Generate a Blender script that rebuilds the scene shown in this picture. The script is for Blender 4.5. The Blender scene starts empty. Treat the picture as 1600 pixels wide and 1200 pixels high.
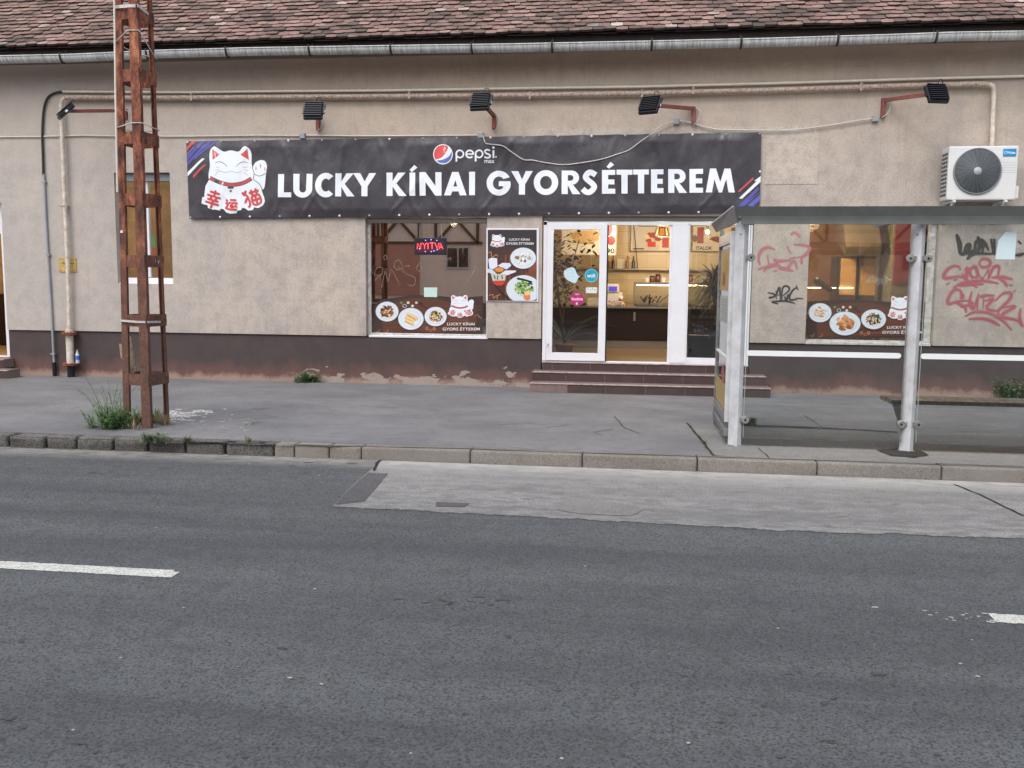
import bpy, bmesh, math, random
from mathutils import Vector, Matrix, noise
from mathutils.geometry import tessellate_polygon
random.seed(7)
S = bpy.context.scene
COL = S.collection
R = math.radians

# ------------------------------------------------------------------ camera
FPX = 1443.63
RIGHT = Vector((0.99106824, 0.13306055, 0.00886711))
UP = Vector((-0.02354924, 0.10917789, 0.99374324))
FWD = Vector((-0.13125993, 0.98507618, -0.11133621))
CAM = Vector((0.0, -14.7, 1.71))
cd = bpy.data.cameras.new('camera')
cam = bpy.data.objects.new('camera', cd)
COL.objects.link(cam)
m3 = Matrix((RIGHT, UP, -FWD)).transposed()
cam.matrix_world = Matrix.Translation(CAM) @ m3.to_4x4()
cd.sensor_width = 36
cd.lens = 36 * FPX / 1600
cd.clip_end = 500
S.camera = cam

# ------------------------------------------------------------------ light
SUN_EL, SUN_AZ = 54, 200        # soft evening overcast, sun veiled behind the camera
w = bpy.data.worlds.new('World'); S.world = w; w.use_nodes = True
nt = w.node_tree
bg = nt.nodes['Background']
sky = nt.nodes.new('ShaderNodeTexSky'); sky.sky_type = 'NISHITA'; sky.sun_disc = False
sky.sun_elevation = R(SUN_EL); sky.sun_rotation = R(SUN_AZ); sky.dust_density = 3; sky.air_density = 1.0
hs = nt.nodes.new('ShaderNodeHueSaturation'); hs.inputs['Saturation'].default_value = 0.42
nt.links.new(sky.outputs[0], hs.inputs['Color']); nt.links.new(hs.outputs[0], bg.inputs[0])
bg.inputs[1].default_value = 0.14
sd = bpy.data.lights.new('sun', 'SUN'); sd.energy = 0.65; sd.angle = R(40); sd.color = (1, .97, .94)
sun = bpy.data.objects.new('sun', sd); COL.objects.link(sun)
az, el = R(SUN_AZ), R(SUN_EL)
sdir = Vector((math.sin(az) * math.cos(el), math.cos(az) * math.cos(el), math.sin(el)))
sun.rotation_euler = sdir.to_track_quat('Z', 'Y').to_euler()
S.view_settings.view_transform = 'Standard'; S.view_settings.look = 'None'
S.view_settings.gamma = 1; S.view_settings.use_curve_mapping = False
S.view_settings.exposure = 0.9

# ------------------------------------------------------------------ helpers
def at(px, py, axis, val):
    d = RIGHT * (px - 800) + UP * (600 - py) + FWD * FPX
    t = (val - CAM[axis]) / d[axis]
    return CAM + d * t
def W(px, py, Y=0.0): return at(px, py, 1, Y)
def Gd(px, py, z=0.0): return at(px, py, 2, z)

def lin(c):
    return tuple(((v / 255) / 12.92 if v / 255 <= .04045 else ((v / 255 + .055) / 1.055) ** 2.4) for v in c)

def tag(o, label=None, cat=None, group=None, kind=None):
    if label: o['label'] = label
    if cat: o['category'] = cat
    if group: o['group'] = group
    if kind: o['kind'] = kind
    return o

ORG = {}
def empty(name, loc, label=None, cat=None, group=None, kind=None):
    o = bpy.data.objects.new(name, None); COL.objects.link(o)
    o.location = loc; o.empty_display_size = .1
    ORG[o.name] = Vector(loc)
    return tag(o, label, cat, group, kind)

def org_of(o):
    v = Vector((0, 0, 0))
    while o is not None:
        v = v + Vector(o.location); o = o.parent
    return v

class MB:
    def __init__(s): s.v = []; s.f = []; s.c = []; s.sm = []
    def add(s, vs, fs, col=None, smooth=False):
        n = len(s.v); s.v += [Vector(p) for p in vs]
        for f in fs: s.f.append(tuple(i + n for i in f)); s.c.append(col); s.sm.append(smooth)
        return s
    def box(s, x0, x1, y0, y1, z0, z1, M=None, col=None):
        vs = [Vector((x, y, z)) for z in (z0, z1) for y in (y0, y1) for x in (x0, x1)]
        if M is not None: vs = [M @ v for v in vs]
        return s.add(vs, [(0, 2, 3, 1), (4, 5, 7, 6), (0, 1, 5, 4), (2, 6, 7, 3), (0, 4, 6, 2), (1, 3, 7, 5)], col)
    def bbox(s, x0, x1, y0, y1, z0, z1, b=.01, M=None, col=None):
        bm = bmesh.new(); bmesh.ops.create_cube(bm, size=1)
        for v in bm.verts:
            v.co = Vector((x0 + (v.co.x + .5) * (x1 - x0), y0 + (v.co.y + .5) * (y1 - y0), z0 + (v.co.z + .5) * (z1 - z0)))
        bmesh.ops.bevel(bm, geom=bm.edges[:], offset=b, segments=2, affect='EDGES', profile=.6)
        return s.bm(bm, M, col)
    def bm(s, bm, M=None, col=None, smooth=False):
        bm.verts.ensure_lookup_table(); bm.verts.index_update()
        vs = [v.co.copy() if M is None else M @ v.co for v in bm.verts]
        s.add(vs, [tuple(v.index for v in f.verts) for f in bm.faces], col, smooth); bm.free(); return s
    def beam(s, a, b, w, h, up=(0, 0, 1), col=None):
        a = Vector(a); b = Vector(b); d = (b - a); L = d.length; d.normalize()
        u = Vector(up); x = d.cross(u)
        if x.length < 1e-4: u = Vector((0, 1, 0)); x = d.cross(u)
        x.normalize(); y = x.cross(d)
        vs = [p + x * sx * w / 2 + y * sy * h / 2 for p in (a, b) for sy in (-1, 1) for sx in (-1, 1)]
        return s.add(vs, [(0, 2, 3, 1), (4, 5, 7, 6), (0, 1, 5, 4), (2, 6, 7, 3), (0, 4, 6, 2), (1, 3, 7, 5)], col)
    def tube(s, pts, r, n=8, col=None, cap=True):
        pts = [Vector(p) for p in pts]; rs = r if isinstance(r, (list, tuple)) else [r] * len(pts)
        vs = []; fs = []; x = None
        for i, p in enumerate(pts):
            d = (pts[min(i + 1, len(pts) - 1)] - pts[max(i - 1, 0)])
            if d.length < 1e-9: d = Vector((0, 0, 1))
            d.normalize()
            if x is None:
                x = d.cross(Vector((0, 0, 1)))
                if x.length < .05: x = d.cross(Vector((0, 1, 0)))
            x = x - d * x.dot(d)
            if x.length < 1e-6: x = d.orthogonal()
            x.normalize(); y = d.cross(x)
            for k in range(n):
                a = 2 * math.pi * k / n
                vs.append(p + (x * math.cos(a) + y * math.sin(a)) * rs[i])
        for i in range(len(pts) - 1):
            for k in range(n):
                fs.append((i * n + k, i * n + (k + 1) % n, (i + 1) * n + (k + 1) % n, (i + 1) * n + k))
        s.add(vs, fs, col, True)
        if cap:
            s.add(vs[:n], [tuple(range(n))[::-1]], col); s.add(vs[-n:], [tuple(range(n))], col)
        return s
    def lathe(s, c, prof, n=20, axis='Z', col=None, sm=True):
        c = Vector(c); vs = []; fs = []
        for r, h in prof:
            for k in range(n):
                a = 2 * math.pi * k / n
                p = (r * math.cos(a), r * math.sin(a), h)
                if axis == 'Y': p = (p[0], h, p[1])
                if axis == 'X': p = (h, p[0], p[1])
                vs.append(c + Vector(p))
        for i in range(len(prof) - 1):
            for k in range(n):
                fs.append((i * n + k, i * n + (k + 1) % n, (i + 1) * n + (k + 1) % n, (i + 1) * n + k))
        s.add(vs, fs, col, sm)
        if prof[0] == prof[-1]: return s
        if prof[0][0] > 1e-4: s.add(vs[:n], [tuple(range(n))[::-1]], col)
        if prof[-1][0] > 1e-4: s.add(vs[-n:], [tuple(range(n))], col)
        return s
    def ball(s, c, r, col=None, sub=2, sc=(1, 1, 1)):
        bm = bmesh.new(); bmesh.ops.create_icosphere(bm, subdivisions=sub, radius=r)
        return s.bm(bm, Matrix.Translation(c) @ Matrix.Diagonal((*sc, 1)), col, True)
    def prism(s, poly, axis, a, b, col=None):
        def P(u, v, t):
            return (t, u, v) if axis == 'X' else (u, t, v) if axis == 'Y' else (u, v, t)
        n = len(poly)
        vs = [P(u, v, a) for u, v in poly] + [P(u, v, b) for u, v in poly]
        fs = [tuple(range(n))[::-1], tuple(range(n, 2 * n))] + [(i, (i + 1) % n, n + (i + 1) % n, n + i) for i in range(n)]
        return s.add(vs, fs, col)
    def build(s, name, mat, parent=None, origin=None, fixn=True):
        me = bpy.data.meshes.new(name)
        if parent is not None: o0 = org_of(parent)
        elif origin is not None: o0 = Vector(origin)
        else:
            xs = [v.x for v in s.v]; ys = [v.y for v in s.v]; zs = [v.z for v in s.v]
            o0 = Vector(((min(xs) + max(xs)) / 2, (min(ys) + max(ys)) / 2, min(zs)))
        me.from_pydata([tuple(v - o0) for v in s.v], [], s.f)
        me.polygons.foreach_set('use_smooth', s.sm)
        if any(c is not None for c in s.c):
            ca = me.color_attributes.new('Col', 'FLOAT_COLOR', 'CORNER')
            dat = []
            for p, c in zip(me.polygons, s.c):
                c = c or (.5, .5, .5)
                dat += [c[0], c[1], c[2], 1.0] * p.loop_total
            ca.data.foreach_set('color', dat)
        if fixn:
            bm = bmesh.new(); bm.from_mesh(me); bmesh.ops.recalc_face_normals(bm, faces=bm.faces); bm.to_mesh(me); bm.free()
        me.materials.append(mat)
        o = bpy.data.objects.new(name, me); COL.objects.link(o)
        if parent is not None: o.parent = parent
        else: o.location = o0
        return o

# ---- text outlines as triangles in a unit box
_tc = {}
def text_tris(body, bold=0.0):
    k = (body, bold)
    if k in _tc: return _tc[k]
    cu = bpy.data.curves.new('t', 'FONT'); cu.body = body; cu.offset = bold; cu.size = 1; cu.resolution_u = 4
    ob = bpy.data.objects.new('t', cu); COL.objects.link(ob)
    bpy.context.view_layer.update()
    dg = bpy.context.evaluated_depsgraph_get()
    me = bpy.data.meshes.new_from_object(ob.evaluated_get(dg))
    vs = [v.co.copy() for v in me.vertices]; fs = [tuple(p.vertices) for p in me.polygons]
    bpy.data.objects.remove(ob); bpy.data.meshes.remove(me); bpy.data.curves.remove(cu)
    x0 = min(v.x for v in vs); x1 = max(v.x for v in vs); y0 = min(v.y for v in vs); y1 = max(v.y for v in vs)
    pts = [((v.x - x0) / (x1 - x0), (v.y - y0) / (y1 - y0)) for v in vs]
    _tc[k] = (pts, fs); return _tc[k]

def catmull(pts, n=6):
    P = [pts[0]] + list(pts) + [pts[-1]]; out = []
    for i in range(1, len(P) - 2):
        for k in range(n):
            t = k / n
            out.append(tuple(.5 * ((2 * P[i][a]) + (-P[i - 1][a] + P[i + 1][a]) * t + (2 * P[i - 1][a] - 5 * P[i][a] + 4 * P[i + 1][a] - P[i + 2][a]) * t * t + (-P[i - 1][a] + 3 * P[i][a] - 3 * P[i + 1][a] + P[i + 2][a]) * t ** 3) for a in range(len(pts[0]))))
    out.append(tuple(pts[-1])); return out

class Decal:
    """thin printed or painted shapes laid on a surface; map(x, y, lift) gives the point"""
    def __init__(s, fmap, maxlen=None, step=6e-5):
        s.m = fmap; s.maxlen = maxlen; s.mb = MB(); s.l = 0.0; s.step = step
    def _emit(s, vs2, fs, col, L):
        if s.maxlen:
            bm = bmesh.new(); V = [bm.verts.new((x, y, 0)) for x, y in vs2]
            for f in fs:
                try: bm.faces.new([V[i] for i in f])
                except Exception: pass
            for it in range(7):
                es = [e for e in bm.edges if e.calc_length() > s.maxlen]
                if not es: break
                bmesh.ops.subdivide_edges(bm, edges=es, cuts=1)
                bmesh.ops.triangulate(bm, faces=[f for f in bm.faces if len(f.verts) > 3])
            bm.verts.index_update()
            vs2 = [(v.co.x, v.co.y) for v in bm.verts]; fs = [tuple(v.index for v in f.verts) for f in bm.faces]; bm.free()
        s.mb.add([s.m(x, y, L) for x, y in vs2], fs, col)
    def poly(s, pts, rgb):
        s.l += s.step
        tr = tessellate_polygon([[Vector((x, y, 0)) for x, y in pts]])
        s._emit(pts, [tuple(t) for t in tr], lin(rgb), s.l)
    def rect(s, x0, y0, x1, y1, rgb): s.poly([(x0, y0), (x1, y0), (x1, y1), (x0, y1)], rgb)
    def ell(s, cx, cy, rx, ry, rgb, n=24, a0=0, a1=360, rot=0, jit=0):
        c, t = math.cos(R(rot)), math.sin(R(rot)); P = []
        m = n if a1 - a0 >= 360 else n + 1
        for k in range(m):
            a = R(a0 + (a1 - a0) * k / n); q = 1 + random.uniform(-jit, jit)
            x, y = rx * math.cos(a) * q, ry * math.sin(a) * q
            P.append((cx + x * c - y * t, cy + x * t + y * c))
        s.poly(P, rgb)
    def ring(s, cx, cy, r0, r1, rgb, a0=0, a1=360, n=28, asp=1.0):
        s.l += s.step; vs = []; fs = []
        for k in range(n + 1):
            a = R(a0 + (a1 - a0) * k / n)
            for r in (r0, r1): vs.append((cx + r * math.cos(a), cy + r * math.sin(a) * asp))
        for k in range(n): fs.append((2 * k, 2 * k + 1, 2 * k + 3, 2 * k + 2))
        s._emit(vs, fs, lin(rgb), s.l)
    def ribbon(s, pts, wd, rgb, smooth=True, taper=False):
        s.l += s.step
        if smooth and len(pts) > 2: pts = catmull(pts, 5)
        n = len(pts); vs = []
        for i, p in enumerate(pts):
            a = pts[max(i - 1, 0)]; b = pts[min(i + 1, n - 1)]
            dx, dy = b[0] - a[0], b[1] - a[1]; L = math.hypot(dx, dy) or 1
            ww = wd / 2
            if taper: ww *= .35 + .65 * math.sin(math.pi * min(1, max(0, i / max(1, n - 1) * .9 + .05)))
            nx, ny = -dy / L * ww, dx / L * ww
            vs.append((p[0] + nx, p[1] + ny)); vs.append((p[0] - nx, p[1] - ny))
        col = lin(rgb)
        q = s.step / max(n, 1) * .6
        w3 = [s.m(v[0], v[1], s.l + (j // 2) * q) for j, v in enumerate(vs)]
        s.mb.add(w3, [(2 * i, 2 * i + 1, 2 * i + 3, 2 * i + 2) for i in range(n - 1)], col)
    def text(s, body, x0, ytop, x1, ybot, rgb, bold=0.02, slope=0.0):
        s.l += s.step
        pts, fs = text_tris(body, bold)
        vs = [(x0 + u * (x1 - x0), ybot + (ytop - ybot) * v + slope * u * (x1 - x0)) for u, v in pts]
        s._emit(vs, fs, lin(rgb), s.l)
    def build(s, name, mat, parent=None): return s.mb.build(name, mat, parent, fixn=False)

# ------------------------------------------------------------------ materials
def newmat(name):
    m = bpy.data.materials.new(name); m.use_nodes = True
    n = m.node_tree; return m, n, n.nodes['Principled BSDF']
def _noise(n, pos, scale, detail=6, rough=.6, vec=None):
    t = n.nodes.new('ShaderNodeTexNoise'); t.inputs['Scale'].default_value = scale
    t.inputs['Detail'].default_value = detail; t.inputs['Roughness'].default_value = rough
    n.links.new(vec or pos, t.inputs['Vector']); return t.outputs['Fac']
def _ramp(n, src, stops):
    r = n.nodes.new('ShaderNodeValToRGB'); e = r.color_ramp.elements
    while len(e) < len(stops): e.new(.5)
    for i, (p, c) in enumerate(stops):
        e[i].position = p; e[i].color = (*c, 1) if isinstance(c, tuple) else (c, c, c, 1)
    n.links.new(src, r.inputs[0]); return r.outputs[0]
def _mix(n, f, a, b, mode='MIX'):
    x = n.nodes.new('ShaderNodeMix'); x.data_type = 'RGBA'; x.blend_type = mode
    for sock, v in ((x.inputs[0], f), (x.inputs[6], a), (x.inputs[7], b)):
        if isinstance(v, bpy.types.NodeSocket): n.links.new(v, sock)
        elif isinstance(v, tuple): sock.default_value = (*v, 1)
        else: sock.default_value = v
    return x.outputs[2]
def _math(n, op, a, b=None, c=None):
    x = n.nodes.new('ShaderNodeMath'); x.operation = op
    for i, v in enumerate((a, b, c)):
        if v is None: continue
        if isinstance(v, bpy.types.NodeSocket): n.links.new(v, x.inputs[i])
        else: x.inputs[i].default_value = v
    return x.outputs[0]
def _pos(n): return n.nodes.new('ShaderNodeNewGeometry').outputs['Position']
def _xyz(n, pos):
    s_ = n.nodes.new('ShaderNodeSeparateXYZ'); n.links.new(pos, s_.inputs[0]); return s_.outputs
def _scaled(n, pos, sc):
    mp = n.nodes.new('ShaderNodeMapping'); mp.inputs['Scale'].default_value = sc
    n.links.new(pos, mp.inputs[0]); return mp.outputs[0]
def _maprange(n, v, a, b, c=0.0, d=1.0):
    x = n.nodes.new('ShaderNodeMapRange'); n.links.new(v, x.inputs[0])
    for i, q in enumerate((a, b, c, d)): x.inputs[i + 1].default_value = q
    return x.outputs[0]
def _bump(n, p, h, strength, dist):
    b = n.nodes.new('ShaderNodeBump'); b.inputs['Strength'].default_value = strength; b.inputs['Distance'].default_value = dist
    n.links.new(h, b.inputs['Height']); n.links.new(b.outputs[0], p.inputs['Normal'])

def simple(name, rgb, rough=.6, metal=0.0, var=.12, scale=8, bump=0.0, bscale=60, rgb2=None, emit=None, spec=.5):
    m, n, p = newmat(name); pos = _pos(n)
    c = lin(rgb); d = lin(rgb2) if rgb2 else tuple(v * (1 - var) for v in c)
    f = _ramp(n, _noise(n, pos, scale, 8, .65), [(.38, 0.0), (.64, 1.0)])
    n.links.new(_mix(n, f, c, d), p.inputs['Base Color'])
    p.inputs['Roughness'].default_value = rough; p.inputs['Metallic'].default_value = metal
    p.inputs['Specular IOR Level'].default_value = spec
    if bump: _bump(n, p, _noise(n, pos, bscale, 4), bump, .01)
    if emit:
        p.inputs['Emission Color'].default_value = (*lin(emit[0]), 1); p.inputs['Emission Strength'].default_value = emit[1]
    return m

def attr_mat(name, rough=.5, emis=0.0, alpha=1.0, noisealpha=None, var=.08, sheen=0, spec=.5):
    m, n, p = newmat(name)
    a = n.nodes.new('ShaderNodeAttribute'); a.attribute_name = 'Col'
    pos = _pos(n)
    f = _noise(n, pos, 40, 4)
    col = _mix(n, _math(n, 'MULTIPLY', f, var * 2), a.outputs['Color'], (.02, .02, .02))
    n.links.new(col, p.inputs['Base Color']); p.inputs['Roughness'].default_value = rough
    p.inputs['Specular IOR Level'].default_value = spec
    if emis:
        n.links.new(a.outputs['Color'], p.inputs['Emission Color']); p.inputs['Emission Strength'].default_value = emis
    if noisealpha:
        q = _ramp(n, _noise(n, pos, noisealpha[0], 5, .7), [(noisealpha[1], alpha), (noisealpha[2], 0.0)])
        n.links.new(q, p.inputs['Alpha'])
    elif alpha < 1: p.inputs['Alpha'].default_value = alpha
    return m

def plaster_mat(name, base, warm, dirt_and_shade=True):
    m, n, p = newmat(name); pos = _pos(n); x = _xyz(n, pos)
    big = _ramp(n, _noise(n, pos, 1.1, 7, .6), [(.35, 0.0), (.7, 1.0)])
    c = _mix(n, big, lin(base), lin(warm))
    med = _ramp(n, _noise(n, pos, 4.2, 10, .74), [(.44, 0.0), (.62, 1.0)])
    c = _mix(n, _math(n, 'MULTIPLY', med, .46), c, lin((140, 130, 122)))
    sp = _ramp(n, _noise(n, pos, 34, 3, .75), [(.5, 0.0), (.68, 1.0)])
    c = _mix(n, _math(n, 'MULTIPLY', sp, .38), c, lin((112, 104, 98)))
    lt = _ramp(n, _noise(n, _scaled(n, pos, (1.0, 1.0, 1.3)), 27, 3, .7), [(.52, 0.0), (.7, 1.0)])
    c = _mix(n, _math(n, 'MULTIPLY', lt, .35), c, lin((216, 204, 190)))
    if dirt_and_shade:
        c = _mix(n, _maprange(n, x[2], 3.3, 4.7, 0.0, .45), c, lin((202, 180, 154)))
        dr = _ramp(n, _noise(n, _scaled(n, pos, (7, 1, .35)), 2.0, 6, .7), [(.55, 0.0), (.75, .35)])
        c = _mix(n, dr, c, lin((134, 122, 112)))
    if dirt_and_shade:   # eave shade mixed with drip stains, darkened into the plaster colour
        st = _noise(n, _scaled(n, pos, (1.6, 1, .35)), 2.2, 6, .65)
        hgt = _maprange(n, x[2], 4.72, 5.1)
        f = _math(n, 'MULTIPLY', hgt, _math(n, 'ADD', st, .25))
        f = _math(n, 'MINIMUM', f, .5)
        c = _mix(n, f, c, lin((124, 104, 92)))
        # tide of splashed dust low on the render, broken by noise
        lo = _math(n, 'MULTIPLY', _maprange(n, x[2], 1.15, .78), _ramp(n, _noise(n, _scaled(n, pos, (2, 1, .6)), 3, 6), [(.45, 0.0), (.7, .5)]))
        c = _mix(n, lo, c, lin((140, 128, 118)))
        gx = _maprange(n, x[0], -4.5, -10.0, 0.0, .4)
        c = _mix(n, gx, c, lin((176, 172, 169)))
        gr = _math(n, 'MULTIPLY', _ramp(n, _noise(n, pos, .8, 5, .6), [(.45, 0.0), (.6, .45)]), _maprange(n, x[0], 2.5, 4.5))
        c = _mix(n, gr, c, lin((146, 142, 136)))
    n.links.new(c, p.inputs['Base Color']); p.inputs['Roughness'].default_value = .92
    p.inputs['Specular IOR Level'].default_value = .2
    _bump(n, p, _math(n, 'ADD', _noise(n, pos, 70, 4, .7), _math(n, 'MULTIPLY', _noise(n, pos, 3, 4), 1.6)), .55, .006)
    return m

M = {}
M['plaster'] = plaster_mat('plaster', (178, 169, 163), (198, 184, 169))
M['plaster_patch'] = plaster_mat('plaster_patch', (194, 182, 170), (200, 187, 173), dirt_and_shade=False)

def plinth_mat():
    m, n, p = newmat('plinth_paint'); pos = _pos(n); x = _xyz(n, pos)
    c = _mix(n, _ramp(n, _noise(n, pos, 2.4, 8, .7), [(.35, 0.0), (.7, 1.0)]), lin((68, 58, 58)), lin((78, 66, 65)))
    c = _mix(n, _math(n, 'MULTIPLY', _ramp(n, _noise(n, pos, 45, 4, .7), [(.5, 0.0), (.7, 1.0)]), .25), c, lin((60, 50, 50)))
    nz = _noise(n, _scaled(n, pos, (1, 1, .7)), 2.6, 8, .68)
    f = _math(n, 'ADD', _maprange(n, x[2], .05, .5, 1.0, 0.0), _math(n, 'MULTIPLY', _math(n, 'SUBTRACT', nz, .5), 1.3))
    f1 = _ramp(n, f, [(.35, 0.0), (.85, .62)])
    c = _mix(n, f1, c, lin((118, 82, 74)))
    f2 = _ramp(n, _math(n, 'ADD', _maprange(n, x[2], 0.0, .26, 1.0, 0.0), _math(n, 'MULTIPLY', _math(n, 'SUBTRACT', nz, .5), 1.5)), [(.52, 0.0), (.85, .8)])
    c = _mix(n, f2, c, lin((160, 136, 122)))
    # flaked off paint: bare render along the foot
    fl = _noise(n, _scaled(n, pos, (.8, 1, 1.6)), 3.4, 6, .6)
    g = _math(n, 'SUBTRACT', _math(n, 'MULTIPLY_ADD', fl, 1.25, -.46), x[2])
    rg = _maprange(n, x[0], -5.8, -5.2)
    g2 = _math(n, 'MULTIPLY', _ramp(n, g, [(.085, 0.0), (.095, 1.0)]), _math(n, 'MULTIPLY', rg, _maprange(n, x[0], 1.2, 1.5, 1.0, .0)))
    c = _mix(n, g2, c, _mix(n, _noise(n, pos, 14, 7, .7), lin((140, 128, 120)), lin((168, 154, 146))))
    edge = _math(n, 'MULTIPLY', _ramp(n, g, [(.066, 0.0), (.08, 1.0), (.088, 0.0)]), rg)
    c = _mix(n, _math(n, 'MULTIPLY', edge, .7), c, lin((60, 44, 40)))
    n.links.new(c, p.inputs['Base Color']); p.inputs['Roughness'].default_value = .85
    _bump(n, p, _math(n, 'SUBTRACT', _noise(n, pos, 40, 6, .7), _math(n, 'MULTIPLY', g2, .8)), .6, .006)
    return m
M['plinth'] = plinth_mat()

def asphalt_mat(name, lo, hi, stone, grain=120, streak=(.16, 1.3, 1), dust=None, worn=None):
    m, n, p = newmat(name); pos = _pos(n); x = _xyz(n, pos)
    c = _mix(n, _ramp(n, _noise(n, _scaled(n, pos, streak), 1.3, 7, .62), [(.36, 0.0), (.64, 1.0)]), lin(lo), lin(hi))
    g = _noise(n, pos, grain, 3, .8)
    c = _mix(n, _ramp(n, g, [(.40, .9), (.50, 0.0)]), c, tuple(v * .35 for v in lin(lo)))
    c = _mix(n, _ramp(n, g, [(.60, 0.0), (.72, .6)]), c, lin(stone))
    c = _mix(n, _math(n, 'MULTIPLY', _ramp(n, _noise(n, pos, 6, 7, .75), [(.5, 0.0), (.66, 1.0)]), .5), c, lin(tuple(v * .8 for v in lo)))
    v = n.nodes.new('ShaderNodeTexVoronoi'); v.inputs['Scale'].default_value = 2.3; n.links.new(pos, v.inputs['Vector'])
    fl = _ramp(n, v.outputs['Distance'], [(.008, .5), (.014, 0.0)])
    c = _mix(n, fl, c, lin((190, 188, 180)))
    if worn:   # old asphalt showing through the worn surface
        d = _math(n, 'MULTIPLY', _maprange(n, x[1], worn[0], worn[1], .12, 1.0), _ramp(n, _noise(n, _scaled(n, pos, (.8, 2.2, 1)), 5, 8, .75), [(.46, 0.0), (.58, .85)]))
        c = _mix(n, d, c, lin(worn[2]))
    if dust:
        d = _math(n, 'MULTIPLY', _maprange(n, x[1], dust[0], dust[1]), _ramp(n, _noise(n, _scaled(n, pos, (1, 2, 1)), 5, 7, .75), [(.35, .25), (.6, 1.0)]))
        c = _mix(n, d, c, lin(dust[2]))
    n.links.new(c, p.inputs['Base Color']); p.inputs['Roughness'].default_value = .82
    p.inputs['Specular IOR Level'].default_value = .35
    _bump(n, p, _math(n, 'ADD', g, _math(n, 'MULTIPLY', _noise(n, pos, 9, 4), .5)), .7, .006)
    return m
M['road'] = asphalt_mat('road_asphalt', (76, 79, 82), (94, 97, 99), (122, 124, 126), 72, dust=(-6.15, -5.72, (150, 146, 140)))
M['bay'] = asphalt_mat('bay_concrete', (124, 123, 123), (156, 154, 152), (180, 178, 175), 80, worn=(-6.0, -7.4, (104, 104, 105)), dust=(-6.25, -5.75, (172, 169, 165)))
M['walk'] = asphalt_mat('walk_asphalt', (112, 112, 114), (137, 136, 138), (164, 163, 164), 95, streak=(.55, .8, 1))
M['walk_slab'] = asphalt_mat('walk_concrete', (126, 126, 124), (146, 144, 141), (166, 163, 158), 100)
M['tar'] = asphalt_mat('tar_patch', (84, 83, 85), (96, 95, 97), (118, 117, 118), 110)
M['grit'] = asphalt_mat('dark_grit', (46, 44, 42), (62, 58, 54), (120, 114, 108), 60)
M['kerb_old'] = asphalt_mat('old_kerb_stone', (84, 82, 79), (118, 115, 111), (146, 142, 136), 60)
M['kerb_new'] = asphalt_mat('concrete_kerb', (128, 122, 116), (146, 140, 133), (168, 161, 153), 130, streak=(.6, 1, 2))

def rust_mat():
    m, n, p = newmat('rusty_steel'); pos = _pos(n); x = _xyz(n, pos)
    f = _ramp(n, _noise(n, _scaled(n, pos, (1, 1, .4)), 11, 10, .82), [(.36, lin((58, 38, 34))), (.46, lin((100, 60, 48))), (.54, lin((142, 84, 60))), (.64, lin((190, 128, 96)))])
    dull = _math(n, 'MULTIPLY', _maprange(n, x[2], 2.7, .8), .85)
    c = _mix(n, dull, f, _ramp(n, _noise(n, pos, 26, 8, .75), [(.35, lin((72, 54, 48))), (.65, lin((112, 84, 72)))]))
    n.links.new(c, p.inputs['Base Color']); p.inputs['Roughness'].default_value = .85
    _bump(n, p, _noise(n, pos, 60, 8, .75), .8, .008)
    return m
M['rust'] = rust_mat()

def tile_mat():
    m, n, p = newmat('clay_tile'); pos = _pos(n)
    a = n.nodes.new('ShaderNodeAttribute'); a.attribute_name = 'Col'
    f = _ramp(n, _noise(n, _scaled(n, pos, (.6, 1, 1)), 2.4, 7, .7), [(.46, 0.0), (.62, .8)])
    c = _mix(n, f, a.outputs['Color'], lin((70, 62, 56)))
    c = _mix(n, _ramp(n, _noise(n, pos, 30, 6, .8), [(.5, 0.0), (.72, .6)]), c, lin((60, 50, 46)))
    n.links.new(c, p.inputs['Base Color']); p.inputs['Roughness'].default_value = .9
    _bump(n, p, _noise(n, pos, 50, 5), .6, .006); return m
M['tile'] = tile_mat()

def zinc_mat():
    m, n, p = newmat('weathered_zinc'); pos = _pos(n)
    c = _ramp(n, _noise(n, _scaled(n, pos, (9, 1, .6)), 5, 8, .7), [(.3, lin((112, 108, 100))), (.48, lin((180, 182, 180))), (.7, lin((220, 222, 222)))])
    n.links.new(c, p.inputs['Base Color']); p.inputs['Roughness'].default_value = .6; p.inputs['Metallic'].default_value = .1
    return m
M['zinc'] = zinc_mat()
M['pvc'] = simple('white_frame', (226, 226, 230), .35, var=.05, scale=4)
M['pvc_old'] = simple('worn_white_frame', (206, 205, 204), .5, scale=14, rgb2=(168, 160, 150))
M['dark'] = simple('dark_void', (28, 24, 22), .9)
M['cornice'] = simple('brown_soffit_board', (52, 40, 36), .85, rgb2=(40, 30, 27))
M['bracket'] = simple('dark_bracket_iron', (62, 50, 48), .7, scale=40, rgb2=(46, 36, 34))
M['pipe'] = simple('flaking_pipe_paint', (196, 184, 172), .6, scale=26, rgb2=(150, 118, 96), bump=.4)
M['pipe_white'] = simple('white_gas_pipe', (216, 210, 200), .5, scale=9, rgb2=(188, 168, 146), bump=.2)
M['flange'] = simple('rusty_flange', (148, 88, 60), .85, scale=40, rgb2=(104, 62, 46), bump=.5)
M['cond'] = simple('cream_conduit', (222, 214, 202), .5, scale=10, var=.1)
M['cable_w'] = simple('white_cable', (206, 202, 196), .5)
M['cable_b'] = simple('black_cable', (44, 42, 42), .6)
M['grey_box'] = simple('grey_plastic', (150, 156, 162), .5, var=.08)
M['box_beige'] = simple('taupe_shutter_box', (128, 120, 112), .6)
M['red_steel'] = simple('red_oxide_steel', (134, 74, 66), .6, scale=14, rgb2=(112, 58, 52))
M['black_alu'] = simple('black_aluminium', (26, 30, 38), .45, metal=.2, var=.2)
M['lens'] = simple('lamp_lens', (190, 190, 190), .15)
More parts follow.
